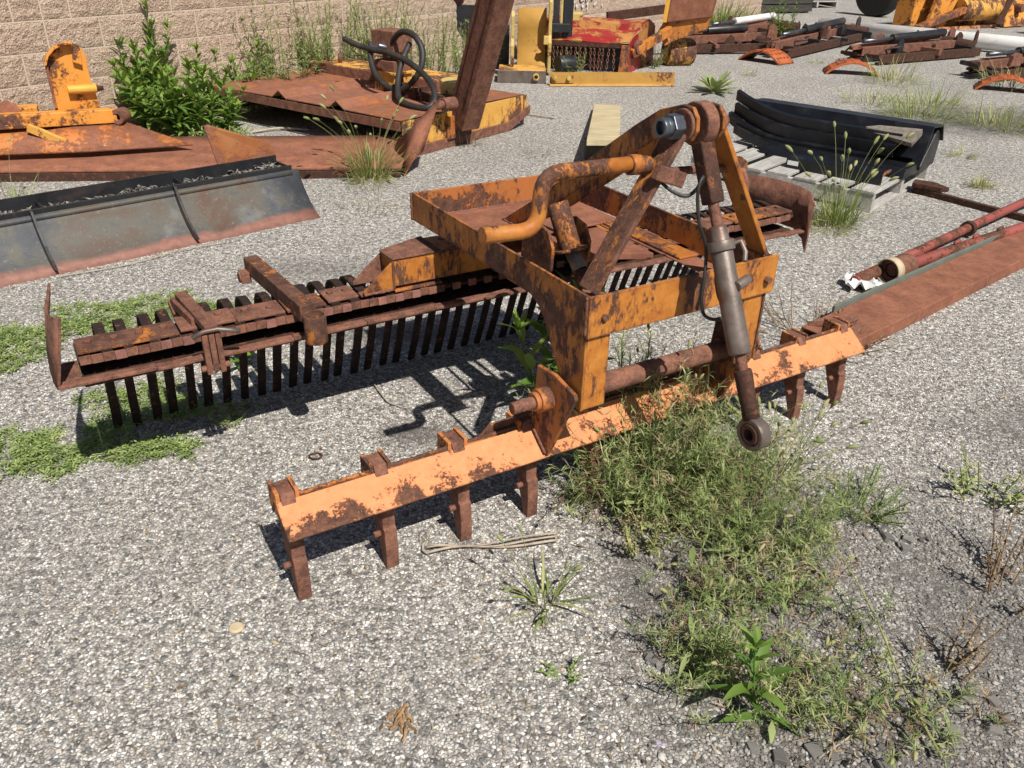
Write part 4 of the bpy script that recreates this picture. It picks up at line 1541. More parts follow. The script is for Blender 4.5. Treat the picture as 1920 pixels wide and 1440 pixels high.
mb.ring(fp(LEN + 0.05, 0.12, 0.27) - fx * 0.0, fp(LEN + 0.10, 0.10, 0.27), 0.075, 0.035, 20)
mb.build('arm_eye', M['rust'], FL, 0.004)
mb = MB()
mb.prism([fp(LEN + 0.25, 0.55, 0.24), fp(LEN + 0.34, 0.62, 0.30), fp(LEN + 0.66, 0.75, 0.42), fp(LEN + 0.70, 0.75, 0.62), fp(LEN + 0.24, 0.6, 0.56), fp(LEN + 0.16, 0.55, 0.40)], fy * 0.10)
mb.build('knuckle', M['amber_worn'], FL, 0.01)
mb = MB()
mb.prism([fp(LEN + 0.26, 0.52, 0.50), fp(LEN + 0.70, 0.70, 0.56), fp(LEN + 0.80, 0.62, 1.1), fp(LEN + 0.33, 0.45, 1.1)], fy * 0.14)
mb.build('boom', M['rust_light'], FL, 0.01)
mb = MB()
mb.prism([fp(LEN + 0.215, 0.50, 0.50), fp(LEN + 0.255, 0.52, 0.50), fp(LEN + 0.325, 0.45, 1.1), fp(LEN + 0.27, 0.44, 1.1)], fy * 0.16)
mb.build('boom_edge', M['yellow'], FL, 0.004)

# ------------------------------------------------------------------ timber plank
mb = MB()
mb.prism([(0.455, 5.55, 0.16), (0.675, 5.57, 0.16), (0.905, 7.60, 0.012), (0.672, 7.62, 0.012)], (0, 0, 0.045))
o = mb.build('timber_plank', M['plank'], None, 0.004)
tag(o, 'yellowed timber plank lying on the gravel behind the rake frame', 'plank')
mb = MB()
mb.box((0.47, 5.75, 0.0), (0.68, 5.87, 0.142))
o = mb.build('wood_block', M['darkwood'], None, 0.004)
tag(o, 'dark wood block propping the near end of the yellowed plank', 'wood block')

# ------------------------------------------------------------------ pallet with black plastic parts
PA = R(49.4)
PQ = V((2.075, 4.72, 0))
PL = thing('wood_pallet', 'weathered grey wooden pallet carrying black plastic parts', 'pallet', PQ, PA)
rp_ = random.Random(12)
# local x along the boards (1.02 m), local y along the stringers (1.2 m)
for y in (0.0, 0.18, 0.355, 0.535, 0.71, 0.89, 1.075):
    wd = rp_.choice((0.125, 0.14, 0.115)) if y < 1.05 else 0.14
    mb = MB()
    mb.box((rp_.uniform(-0.012, 0.006), y, 0.107), (1.016 + rp_.uniform(-0.008, 0.01), y + wd, 0.124))
    mb.build('deck_board', M['wood'], PL, 0.002)
for x in (0.0, 0.489, 0.978):
    mb = MB()
    mb.box((x, 0.004, 0.017), (x + 0.038, 1.214, 0.1065))
    mb.build('stringer', M['wood'], PL, 0.002)
for y in (0.0, 0.53, 1.075):
    mb = MB()
    mb.box((0.0, y + 0.002, 0.0), (1.016, y + 0.13, 0.0165))
    mb.build('bottom_board', M['wood'], PL, 0.002)
iP = (Matrix.Translation(PQ) @ Matrix.Rotation(PA, 4, 'Z'))


def pobj(mb, name, label, mat='black', bevel=0.003, grp=None):
    o = mb.build(name, M[mat], None, bevel)
    o.matrix_world = iP
    tag(o, label, 'plastic part', grp)
    return o


GP = 'black parts stacked on the pallet'
mb = MB()
mb.prism([(0.70, -0.02, 0.125), (0.98, -0.02, 0.125), (0.99, -0.02, 0.30), (0.90, -0.02, 0.355), (0.86, -0.02, 0.33), (0.70, -0.02, 0.15)], (0, 1.23, 0))
pobj(mb, 'black_beam', 'long black box-shaped plastic beam along the far side of the pallet', grp=GP)
mb = MB()
mb.sheet([[(0.66, y, 0.20), (0.74, y, 0.385), (0.93, y, 0.37), (1.0, y, 0.27)] for y in (-0.035, 0.3, 0.6, 0.9, 1.2)], 0.012)
mb.s = [False] * len(mb.s)
pobj(mb, 'black_trim', 'thin black folded plastic cover on top of the far beam', grp=GP, bevel=0)


def bent(x0, z0, h, tipz, label, y0=0.10, y1=1.30, wd=0.10):
    mb = MB()
    rows = []
    for i in range(17):
        t = i / 16
        y = y0 + (y1 - y0) * t
        bend = max(0, (t - 0.55) / 0.45) ** 1.8
        xo, zo = x0 + 0.10 * bend, z0 + tipz * bend
        rows.append([(xo + 0.02, y, zo - 0.004), (xo, y, zo), (xo - 0.004, y, zo + h), (xo + wd * 0.22, y, zo + h + 0.004), (xo + wd * 0.24, y, zo + h * 0.55)])
    mb.sheet(rows, 0.006)
    mb.s = [False] * len(mb.s)
    return pobj(mb, 'black_bumper', label, grp=GP, bevel=0)


bent(0.60, 0.285, 0.06, 0.10, 'uppermost black plastic bumper on the pallet, its left end curving up highest')
bent(0.56, 0.215, 0.065, 0.085, 'second black plastic bumper from the top of the bent stack on the pallet', 0.12, 1.28)
bent(0.52, 0.145, 0.06, 0.10, 'third black plastic bumper from the top of the bent stack on the pallet', 0.25, 1.30, 0.14)
bent(0.47, 0.128, 0.05, 0.06, 'lowest black plastic bumper of the bent stack, touching the pallet boards', 0.25, 1.22, 0.16)
mb = MB()
mb.prism([(0.40, -0.02, 0.126), (0.43, -0.02, 0.185), (0.60, -0.02, 0.185), (0.66, -0.02, 0.126)], (0, 0.95, 0))
pobj(mb, 'black_step', 'flat black plastic step lying under the bent bumpers on the pallet', grp=GP)
mb = MB()
mb.prism([(0.57, 0.03, 0.31), (0.62, 0.0, 0.38), (0.69, 0.02, 0.38), (0.69, 0.28, 0.365), (0.60, 0.40, 0.345)], (0.02, 0, -0.03))
pobj(mb, 'grey_bracket', 'dusty grey-brown bracket lying on top of the bumper stack on the pallet', 'debris', 0.004)
UC = thing('black_channel', 'short black channel with rusty open end and white sticker at the front of the pallet', 'channel', PQ, PA, GP)
mb = MB()
mb.prism([(0.16, 0.03, 0.126), (0.16, 0.03, 0.19), (0.185, 0.03, 0.20), (0.27, 0.03, 0.20), (0.27, 0.03, 0.192), (0.19, 0.03, 0.190), (0.168, 0.03, 0.182), (0.168, 0.03, 0.126)], (0, 0.60, 0))
mb.build('channel_body', M['black'], UC)
mb = MB()
mb.prism([(0.158, 0.022, 0.186), (0.183, 0.022, 0.203), (0.272, 0.022, 0.203), (0.272, 0.022, 0.19), (0.19, 0.022, 0.188), (0.165, 0.022, 0.18)], (0, 0.008, 0))
mb.build('rusty_end', M['redorange'], UC)
mb = MB()
mb.box((0.1575, 0.55, 0.145), (0.1595, 0.62, 0.172))
mb.build('sticker', M['paper'], UC)

# ------------------------------------------------------------------ long pieces at the right
mb = MB()
d_ = V((0.586, -0.81, 0)).normalized()
p0 = V((2.52, 5.20, 0))
mb.beam(p0 + V((0, 0, 0.02)), p0 + d_ * 2.2 + V((0, 0, 0.02)), 0.035, 0.035)
BR_ = thing('steel_rod', 'thin dark rusty bar with flat hooked head on the gravel beside the pallet', 'steel bar')
mb.build('bar', M['rust_dark'], BR_, 0.003)
mb = MB()
mb.prism([p0 + V((-0.03, -0.03, 0.04)), p0 + V((0.10, -0.15, 0.04)), p0 + V((0.16, -0.13, 0.04)), p0 + V((0.12, 0.0, 0.04)), p0 + V((0.02, 0.05, 0.04))], (0, 0, 0.03))
mb.build('hook_head', M['rust_dark'], BR_, 0.004)

cdv = V((0.766, 0.643, 0)).normalized()
cn = V((-cdv.y, cdv.x, 0))
c0 = V((1.296, 2.838, 0))
CH = thing('steel_channel', 'long flat rusty steel channel running off to the right from the scarifier end', 'steel channel')


def cp(a, b, z):
    return c0 + cdv * a + cn * b + V((0, 0, z))


mb = MB()
mb.prism([cp(-0.02, 0.0, 0.0), cp(-0.02, 0.0, 0.058), cp(-0.02, 0.21, 0.058), cp(-0.02, 0.21, 0.0), cp(-0.02, 0.202, 0.0), cp(-0.02, 0.202, 0.05), cp(-0.02, 0.008, 0.05), cp(-0.02, 0.008, 0.0)], cdv * 4.2)
mb.build('channel_web', M['rust_light'], CH, 0.004)
mb = MB()
mb.beam(cp(0.22, 0.2175, 0.04), cp(4.18, 0.2175, 0.04), 0.012, 0.08)
mb.build('channel_lip', plain('grey_green_paint', (0.13, 0.15, 0.125), 0.2, 0.7, 10, 0.2, dirt=(0.16, 0.07, 0.04)) if 'gg' not in M else M['gg'], CH, 0.002)
mb = MB()
for a, b, ang in ((0.02, 0.10, 0.4), (0.10, 0.05, 0.9), (0.06, 0.16, -0.2), (0.16, 0.12, 0.5)):
    e = V((math.cos(ang), math.sin(ang), 0.1))
    mb.beam(cp(a, b, 0.064) - e * 0.06, cp(a, b, 0.068) + e * 0.06, 0.04, 0.006)
mb.build('torn_flap', M['rust'], CH, 0.001)

pipe_d = V((0.752, 0.659, 0)).normalized()
P1 = thing('red_pipe', 'long red pipe lying farther from the rusty channel, with a dark clamp', 'pipe', group='red pipes beside the channel')
b0 = V((1.56, 3.545, 0.035))
mb = MB()
mb.tube([b0, b0 + pipe_d * 1.2 + V((0, 0, 0.02)), b0 + pipe_d * 3.6 + V((0, 0, 0.05))], [0.024, 0.024, 0.024], 14)
mb.build('pipe', M['redpipe'], P1)
mb = MB()
c_ = b0 + pipe_d * 1.16 + V((0, 0, 0.014))
mb.ring(c_, c_ + pipe_d * 0.035, 0.041, 0.0245, 16)
mb.build('clamp', M['rust_dark'], P1, 0.002)
mb = MB()
mb.tube([b0 + pipe_d * 0.02, b0 + pipe_d * 0.62], [0.029, 0.029], 14)
mb.build('sleeve', M['redpipe'], P1, 0.002)
P2 = thing('red_pipe', 'shorter red pipe lying close along the back edge of the rusty channel', 'pipe', group='red pipes beside the channel')
b1 = V((1.735, 3.625, 0.055))
mb = MB()
pd2 = V((0.822, 0.57, 0)).normalized()
mb.tube([b1 + pd2 * 0.15, b1 + pd2 * 3.2 + V((0, 0, 0.02))], 0.03, 14)
mb.build('pipe', M['redpipe'], P2)
mb = MB()
mb.ring(b1 + pd2 * 0.03, b1 + pd2 * 0.17, 0.055, 0.035, 20)
mb.cyl(b1 + pd2 * 0.04, b1 + pd2 * 0.1, 0.03, n=14)
mb.build('end_socket', M['rust'], P2, 0.003)
mb = MB()
mb.ring(b1 + pd2 * 0.0, b1 + pd2 * 0.05, 0.060, 0.056, 20)
mb.build('tan_band', M['tan'], P2)
mb = MB()
for a in (0.55, 0.72, 0.95, 1.3):
    q0 = b1 + pd2 * a + V((0, 0, 0.026))
    mb.tube([q0, q0 + V((0.0, 0, 0.018)), q0 + V((0.03, 0.02, 0.022))], 0.009, 6)
mb.build('weld_lugs', M['redpipe'], P2)
rq = random.Random(2)
gr = []
for i in range(7):
    gr.append([(1.52 + 0.024 * i + rq.uniform(-.01, .01), 3.47 + 0.024 * j + rq.uniform(-.012, .012), 0.012 + rq.uniform(0, 0.05)) for j in range(7)])
mb = MB()
mb.sheet(gr, 0.0012)
mb.s = [False] * len(mb.s)
o = mb.build('crumpled_paper', M['paper'])
tag(o, 'crumpled white paper scrap beside the red pipe end', 'paper')

# ------------------------------------------------------------------ plow mounts and scrap in the distance
def grate(mb, c, d, wd, ln, h):
    """arched perforated end piece"""
    n = V((-d.y, d.x, 0))
    rows = []
    for i in range(9):
        t = i / 8 * 2 - 1
        rows.append([c + d * (t * ln / 2) + n * (s_ * wd / 2) + V((0, 0, 0.015 + h * (1 - t * t))) for s_ in (-1, -0.33, 0.33, 1)])
    mb.sheet(rows, 0.02)
    for i in range(1, 8):
        t = i / 8 * 2 - 1
        for s_ in (-0.7, -0.23, 0.23, 0.7):
            p = c + d * (t * ln / 2) + n * (s_ * wd / 2) + V((0, 0, 0.015 + h * (1 - t * t)))
            mb.beam(p - d * ln * 0.03, p + d * ln * 0.03, wd * 0.10, 0.012)


def plowframe(label, c, d, L_, seed, gr_c=None, gr_d=None, cyl_mat='blackmetal'):
    rg = random.Random(seed)
    d = V(d).normalized()
    c = V(c)
    n = V((-d.y, d.x, 0))
    T = thing('plow_undercarriage', label, 'plow mount', group='rusty plow mounts lined up across the yard')

    def p(a, b, z):
        return c + d * a + n * b + V((0, 0, z))

    def chan(p0, p1, wd, ht, mat):
        """channel section with the web to the side"""
        mb = MB()
        dd = (p1 - p0).normalized()
        s_ = dd.cross(V((0, 0, 1))).normalized()
        q_ = [(-wd / 2, 0), (wd / 2, 0), (wd / 2, ht), (-wd / 2, ht), (-wd / 2, ht * 0.85), (wd * 0.3, ht * 0.85), (wd * 0.3, ht * 0.15), (-wd / 2, ht * 0.15)]
        mb.prism([p0 + s_ * a + V((0, 0, b)) for a, b in q_], p1 - p0)
        mb.build('rail', M[mat], T, 0.004)
    for b, z, m_, ht in ((-0.20, 0.02, 'rust_dark', 0.10), (0.18, 0.03, 'rust_dark', 0.14), (-0.02, 0.10, 'rust', 0.10), (0.08, 0.16, 'rust_light', 0.05)):
        a0_, a1_ = L_ * rg.uniform(0.0, 0.15), L_ * rg.uniform(0.7, 1)
        chan(p(a0_, b, z), p(a1_, b + rg.uniform(-.06, .06), z + rg.uniform(-.01, .06)), 0.07, ht, m_)
    for i in range(4):
        mb = MB()
        a = L_ * (0.1 + 0.26 * i) + rg.uniform(-.05, .05)
        mb.beam(p(a, -0.3 + rg.uniform(-.05, .1), 0.11), p(a + rg.uniform(-.1, .1), 0.3, 0.11 + rg.uniform(-.03, .06)), rg.uniform(.03, .08), rg.uniform(.04, .1))
        mb.build('cross_member', M[rg.choice(('rust', 'rust_dark', 'blackmetal'))], T, 0.005)
    for i in range(9):
        mb = MB()
        a, b, z = L_ * rg.random(), rg.uniform(-.25, .25), rg.uniform(.1, .26)
        h_, w_ = rg.uniform(.05, .14), rg.uniform(.06, .2)
        mb.prism([p(a, b, z - .08), p(a + w_, b, z - .08), p(a + w_ * 0.9, b, z + h_ * .5), p(a + w_ * .5, b, z + h_ * .8), p(a + w_ * .1, b, z + h_ * .4)], n * rg.uniform(.012, .05))
        mb.build('lug', M[rg.choice(('rust', 'rust_dark', 'blackmetal', 'rust'))], T, 0.003)
    mb = MB()
    mb.cyl(p(L_ * 0.35, 0.02, 0.27), p(L_ * 0.8, 0.03, 0.30), 0.05, n=14)
    mb.build('ram', M[cyl_mat], T, 0.003)
    mb = MB()
    mb.cyl(p(L_ * 0.12, 0.02, 0.26), p(L_ * 0.36, 0.02, 0.27), 0.025, n=12)
    mb.build('ram_rod', M['zinc'], T)
    mb = MB()
    mb.cyl(p(L_ * 0.93, -0.22, 0.12), p(L_ * 0.93, 0.22, 0.14), 0.09, n=16)
    mb.build('pivot_tube', M['rust_dark'], T, 0.005)
    mb = MB()
    mb.ring(p(L_ * 0.55, 0.26, 0.11), p(L_ * 0.75, 0.28, 0.14), 0.085, 0.065, 16)
    mb.build('end_pipe', M['rust_dark'], T)
    if gr_c:
        mb = MB()
        grate(mb, V(gr_c), V(gr_d).normalized(), 0.34, 0.60, 0.13)
        mb.build('arched_grate', M['gratemat'], T)
    for q_ in range(3):
        mb = MB()
        o_ = rg.uniform(-.1, .1)
        P = [p(L_ * rg.uniform(.1, .4), rg.uniform(-.2, .2), 0.2), p(L_ * 0.2, 0.35 + o_, 0.05), p(L_ * (0.5 + o_), 0.45, 0.02), p(L_ * 0.7, 0.3 + o_, 0.1), p(L_ * 0.75, 0.1, 0.3)]
        mb.tube(smooth(P, 6), 0.012, 6)
        mb.build('hose', M['rubber'], T)
    return T


plowframe('nearest dark plow mount with arched orange grate pointing at the white pole end', (3.20, 11.35, 0), (0.50, 0.62, 0), 3.2, 1, (3.10, 11.08, 0), (0.68, -0.73, 0))
plowframe('plow mount with black ram lying just in front of the white pole', (4.05, 10.95, 0), (0.80, 0.52, 0), 2.5, 2, (3.88, 10.25, 0), (0.95, -0.2, 0))
plowframe('weed-grown plow mount cut off by the right edge of the picture', (5.10, 9.95, 0), (0.88, 0.48, 0), 2.4, 3, (5.22, 9.32, 0), (0.9, -0.42, 0))
plowframe('farthest left plow mount with pale ram, next to the red mower', (2.55, 12.6, 0), (0.62, 0.60, 0), 2.4, 4, None, None, 'white')
plowframe('low black plow mount lying between the red mower and the arched orange grate', (2.05, 11.75, 0), (0.9, 0.25, 0), 1.3, 6)

mb = MB()
mb.cyl((4.85, 14.55, 0.13), (8.6, 10.75, 0.13), 0.105, n=26)
o = mb.build('white_pole', M['white'])
tag(o, 'long thick white pole lying across the yard at the upper right', 'pole')

OM = thing('orange_machine', 'bright orange machine part with drum and plate beyond the white pole', 'machine', (7.7, 16.3, 0), R(28))
mb = MB()
mb.cyl((-0.1, -0.25, 0.30), (0.95, -0.25, 0.30), 0.19, n=20)
mb.build('drum', M['yellow_worn'], OM, 0.01)
mb = MB()
mb.prism([(0.95, -0.5, 0.02), (1.65, -0.5, 0.02), (1.75, -0.3, 0.62), (0.98, -0.3, 0.62)], (0, 0.03, 0))
mb.build('plate', M['plow_orange'], OM, 0.005)
mb = MB()
mb.cyl((1.3, -0.54, 0.33), (1.3, -0.38, 0.33), 0.07, n=12)
mb.build('hub', M['rust'], OM, 0.005)
mb = MB()
mb.prism([(-0.75, -0.2, 0.0), (-0.30, -0.2, 0.0), (-0.05, -0.2, 0.55), (-0.1, -0.2, 0.9), (-0.5, -0.2, 0.9)], (0, 0.08, 0))
mb.build('bracket', M['plow_orange'], OM, 0.006)
mb = MB()
mb.beam((-1.3, -0.45, 0.05), (0.1, -0.35, 0.35), 0.12, 0.1)
mb.build('arm', M['redorange'], OM, 0.006)
mb = MB()
mb.box((-0.8, 0.1, 0.0), (1.8, 0.5, 0.5))
mb.build('main_frame', M['plow_orange'], OM, 0.02)
rq = random.Random(44)
for i in range(14):
    mb = MB()
    x_, z_ = rq.uniform(-0.8, 1.7), rq.uniform(0.1, 0.8)
    mb.beam((x_, 0.06, z_), (x_ + rq.uniform(-.4, .4), 0.02, z_ + rq.uniform(-.3, .3)), rq.uniform(.04, .1), rq.uniform(.03, .08))
    mb.build('fitting', M[rq.choice(('rust_dark', 'blackmetal', 'amber', 'rubber'))], OM, 0.004)
mb = MB()
mb.beam((0.7, -0.55, 0.05), (1.6, -0.2, 1.1), 0.08, 0.08)
mb.build('strut', M['rust_dark'], OM, 0.006)
mb = MB()
mb.box((-1.2, -0.42, 0.0), (0.9, -0.40, 0.05))
mb.build('sill', M['orange'], OM)
mb = MB()
mb.cyl((6.95, 18.0, 0.45), (7.25, 18.2, 0.45), 0.45, n=28)
o = mb.build('tyre', M['tyre'], None, 0.05)
tag(o, 'black tyre at the top edge left of the orange machine', 'tyre')
OB = thing('orange_bracket', 'small orange bracket at the right edge beside the white pole', 'machine part', (8.75, 15.0, 0))
mb = MB()
mb.prism([(0, 0, 0.0), (0.5, 0, 0.0), (0.6, 0, 0.9), (0.2, 0, 0.9)], (0, 0.1, 0))
mb.build('plate', M['plow_orange'], OB, 0.01)
mb = MB()
mb.box((0.02, -0.03, 0.0), (0.08, -0.002, 0.6))
mb.build('strip', M['white'], OB)

DP = thing('dark_crate', 'dark weathered wooden crate stacked at the top beside the wall end', 'crate', (4.9, 18.3, 0), R(25))
for i in range(6):
    mb = MB()
    mb.box((-1.0, -0.25, 0.03 + i * 0.15), (1.05, -0.215, 0.16 + i * 0.15))
    mb.build('plank', M['darkwood'], DP, 0.004)
mb = MB()
mb.box((-1.0, -0.21, 0.0), (1.0, 0.8, 0.92))
mb.build('crate_body', M['black'], DP)
FP = thing('wood_pallet', 'distant wooden pallet at the top edge left of the tyre', 'pallet', (6.0, 19.7, 0), R(15))
for x in (0.0, 0.48, 0.96):
    mb = MB()
    mb.box((x, 0, 0.02), (x + 0.04, 1.2, 0.12))
    mb.build('stringer', M['wood'], FP)
for y in (0.0, 0.25, 0.5, 0.75, 1.0):
    mb = MB()
    mb.box((0, y, 0.122), (1.0, y + 0.14, 0.145))
    mb.build('deck_board', M['wood'], FP)
mb = MB()
mb.box((-0.05, 0.1, 0.15), (1.0, 0.9, 0.5))
o = mb.build('rusty_box', M['rust'], None, 0.01)
o.location = (6.0, 19.7, 0)
o.rotation_euler = (0, 0, R(15))
tag(o, 'rusty box sitting on the distant pallet at the top edge', 'box')

# ------------------------------------------------------------------ small litter
mb = MB()
for k in range(3):
    P = []
    for i in range(12):
        t = i / 11
        P.append((-0.209 + 0.34 * t, 1.632 + 0.066 * t + 0.010 * math.sin(t * 6 + k) + 0.006 * k, 0.012 + 0.004 * k + 0.004 * math.sin(t * 9 + k)))
    if k == 0:
        P = [(-0.212, 1.69, 0.008), (-0.222, 1.665, 0.01), (-0.220, 1.645, 0.01)] + P
    mb.tube(P, 0.0035 - 0.0006 * k, 6)
o = mb.build('dry_stalk', M['twig'])
tag(o, 'pale dry split stalk lying on the gravel in front of the scarifier teeth', 'stalk')
mb = MB()
rl = random.Random(5)
for k in range(13):
    a = -2.0 + rl.uniform(-.5, .5)
    P = [V((-0.205, 1.14, 0.008)) + V((rl.uniform(-.012, .012), rl.uniform(-.02, .03), 0))]
    for i in range(5):
        P.append(P[-1] + V((math.cos(a) * 0.009, math.sin(a) * 0.009, 0.003 * math.sin(i * 1.5 + k))))
        a += rl.uniform(-.6, .6)
    mb.strip(P, (0.005 * rl.uniform(-1, 1), 0.003, 0.005 * rl.uniform(-1, 1)), 0.0008)
o = mb.build('dry_leaf', M['dryleaf'])
tag(o, 'curled brown dry leaf on the gravel near the bottom edge', 'leaf')
mb = MB()
mb.tube([(-0.62, 1.371, 0.0), (-0.62, 1.371, 0.004), (-0.62, 1.371, 0.0065)], [0.018, 0.0175, 0.013], 14)
o = mb.build('flat_stone', M['tan'])
tag(o, 'round pale tan flat stone on the open gravel at lower left', 'stone')
mb = MB()
mb.tube([V((-0.591 + 0.019 * math.cos(a), 2.068 + 0.016 * math.sin(a), 0.006)) for a in [6.283 * i / 14 for i in range(15)]], 0.003, 6, False)
o = mb.build('iron_ring', M['rust_dark'])
tag(o, 'small rusty iron ring lying on the gravel behind the scarifier bar', 'ring')

rk = random.Random(61)
mb = MB()
for i in range(46):
    cx, cy = rk.choice(((0.86, 1.13), (0.74, 1.07), (0.95, 1.22), (0.60, 1.05), (0.35, 1.22), (1.1, 1.7)))
    c = V((cx + rk.gauss(0, 0.06), cy + rk.gauss(0, 0.04), 0.004))
    s_ = rk.uniform(0.006, 0.022)
    pts = [V((a, b, e)) for a in (-1, 1) for b in (-1, 1) for e in (-0.6, 0.6)]
    az_ = rk.uniform(0, 6.28)
    pts = [c + Matrix.Rotation(az_, 3, 'Z') @ (V((q_.x * rk.uniform(.5, 1), q_.y * rk.uniform(.4, .9), q_.z * rk.uniform(.3, .9))) * s_) for q_ in pts]
    mb.add(pts, [(0, 1, 3, 2), (4, 6, 7, 5), (0, 4, 5, 1), (2, 3, 7, 6), (0, 2, 6, 4), (1, 5, 7, 3)], False, rk.uniform(0, 0.35))
o = mb.build('asphalt_crumbs', M['stone'], None, 0.002)
tag(o, 'crumbled dark asphalt lumps at the lower right', 'asphalt', kind='stuff')

# ------------------------------------------------------------------ plants
def leaf(mb, p, d, L_, wd, droop, tint, rg, n=3, shape=0.4, twist=None, fold=0.0):
    p, d = V(p), V(d).normalized()
    sd = d.cross(V((0, 0, 1)))
    if sd.length < 1e-3:
        sd = V((1, 0, 0))
    sd.normalize()
    if twist is None:
        twist = rg.uniform(-0.5, 0.5)
    sd = (sd + d.cross(sd) * twist).normalized()
    vs_ = []
    q_ = p.copy()
    st = L_ / n
    dd = d.copy()
    nr = 3 if fold else 2
    for i in range(n + 1):
        t = i / n
        if t <= shape:
            wv = wd * (0.25 + 0.75 * t / shape)
        else:
            wv = wd * max(0.04, 1 - ((t - shape) / (1 - shape)) ** 1.6)
        if fold:
            up = sd.cross(dd).normalized()
            vs_ += [q_ - sd * wv / 2 + up * fold * wv, q_.copy(), q_ + sd * wv / 2 + up * fold * wv]
        else:
            vs_ += [q_ - sd * wv / 2, q_ + sd * wv / 2]
        dd = (dd + V((0, 0, -droop / n))).normalized()
        q_ = q_ + dd * st
    fs = []
    for i in range(n):
        for j in range(nr - 1):
            a = i * nr + j
            fs.append((a, a + 1, a + nr + 1, a + nr))
    mb.add(vs_, fs, True, tint)


def stem(mb, P, r0, r1, tint, n=4):
    k = len(P)
    mb.tube(P, [r0 + (r1 - r0) * i / (k - 1) for i in range(k)], n, False, tint)


def curve(p, az, lean, L_, droop, n=5, rg=random):
    """points of a bending stem"""
    d = V((math.cos(az) * math.sin(lean), math.sin(az) * math.sin(lean), math.cos(lean)))
    P = [V(p)]
    for i in range(n):
        P.append(P[-1] + d * (L_ / n))
        d = (d + V((math.cos(az), math.sin(az), 0)) * (droop / n) + V((0, 0, -droop * 0.35 / n)) + V((rg.uniform(-.06, .06), rg.uniform(-.06, .06), 0))).normalized()
    return P


def seedhead(mb, p, d, L_, r, tint, rg):
    d = V(d).normalized()
    n = 5
    sd = d.orthogonal().normalized()
    P, rs__ = [], []
    for i in range(n + 1):
        t = i / n
        P.append(V(p) + d * L_ * t + V((0, 0, -0.25 * L_ * t * t)))
        rs__.append(r * max(0.18, math.sin(math.pi * (0.12 + 0.8 * t))))
    mb.tube(P, rs__, 6, True, tint)
    # bristles
    for i in range(16):
        t = rg.uniform(0.05, 0.95)
        q_ = P[0].lerp(P[-1], t)
        a = rg.uniform(0, 6.28)
        e = (sd * math.cos(a) + d.cross(sd) * math.sin(a) + d * 0.8).normalized()
        leaf(mb, q_, e, r * 2.3, 0.0012, 0, min(1, tint + 0.2), rg, 1, 0.3)


def tuft(name, label, loc, nb, L_, spread, rg_seed, heads=0, headL=0.05, mat='grass', wd=0.005, tint=(0.2, 0.8), cat='grass', lean=(0.1, 0.9), group=None, hl=1.0):
    rg = random.Random(rg_seed)
    T = thing(name, label, cat, loc, 0, group)
    mb = MB()
    for i in range(nb):
        az, rr = rg.uniform(0, 6.283), spread * math.sqrt(rg.random())
        p = (rr * math.cos(az), rr * math.sin(az), 0)
        az2 = az + rg.uniform(-.7, .7)
        ln = rg.uniform(*lean)
        d = (math.cos(az2) * math.sin(ln), math.sin(az2) * math.sin(ln), math.cos(ln))
        leaf(mb, p, d, L_ * rg.uniform(0.45, 1.1), wd * rg.uniform(.7, 1.2), rg.uniform(0.2, 1.6), rg.uniform(*tint), rg, 4, 0.25)
    mb.build('blades', M[mat], T)
    if heads:
        ms, mh = MB(), MB()
        for i in range(heads):
            az = rg.uniform(0, 6.283)
            P = curve((spread * .4 * math.cos(az), spread * .4 * math.sin(az), 0), az, rg.uniform(0.05, 0.55), L_ * rg.uniform(0.9, 1.75) * hl, rg.uniform(0.1, 0.8), 5, rg)
            stem(ms, P, 0.0016, 0.001, rg.uniform(.4, .8), 3)
            seedhead(mh, P[-1], P[-1] - P[-2], headL * rg.uniform(.7, 1.2), headL * 0.16, rg.uniform(0.1, .7), rg)
        ms.build('stems', M['grass'], T)['kind'] = 'stuff'
        mh.build('seed_heads', M['head'], T)['kind'] = 'stuff'
    return T


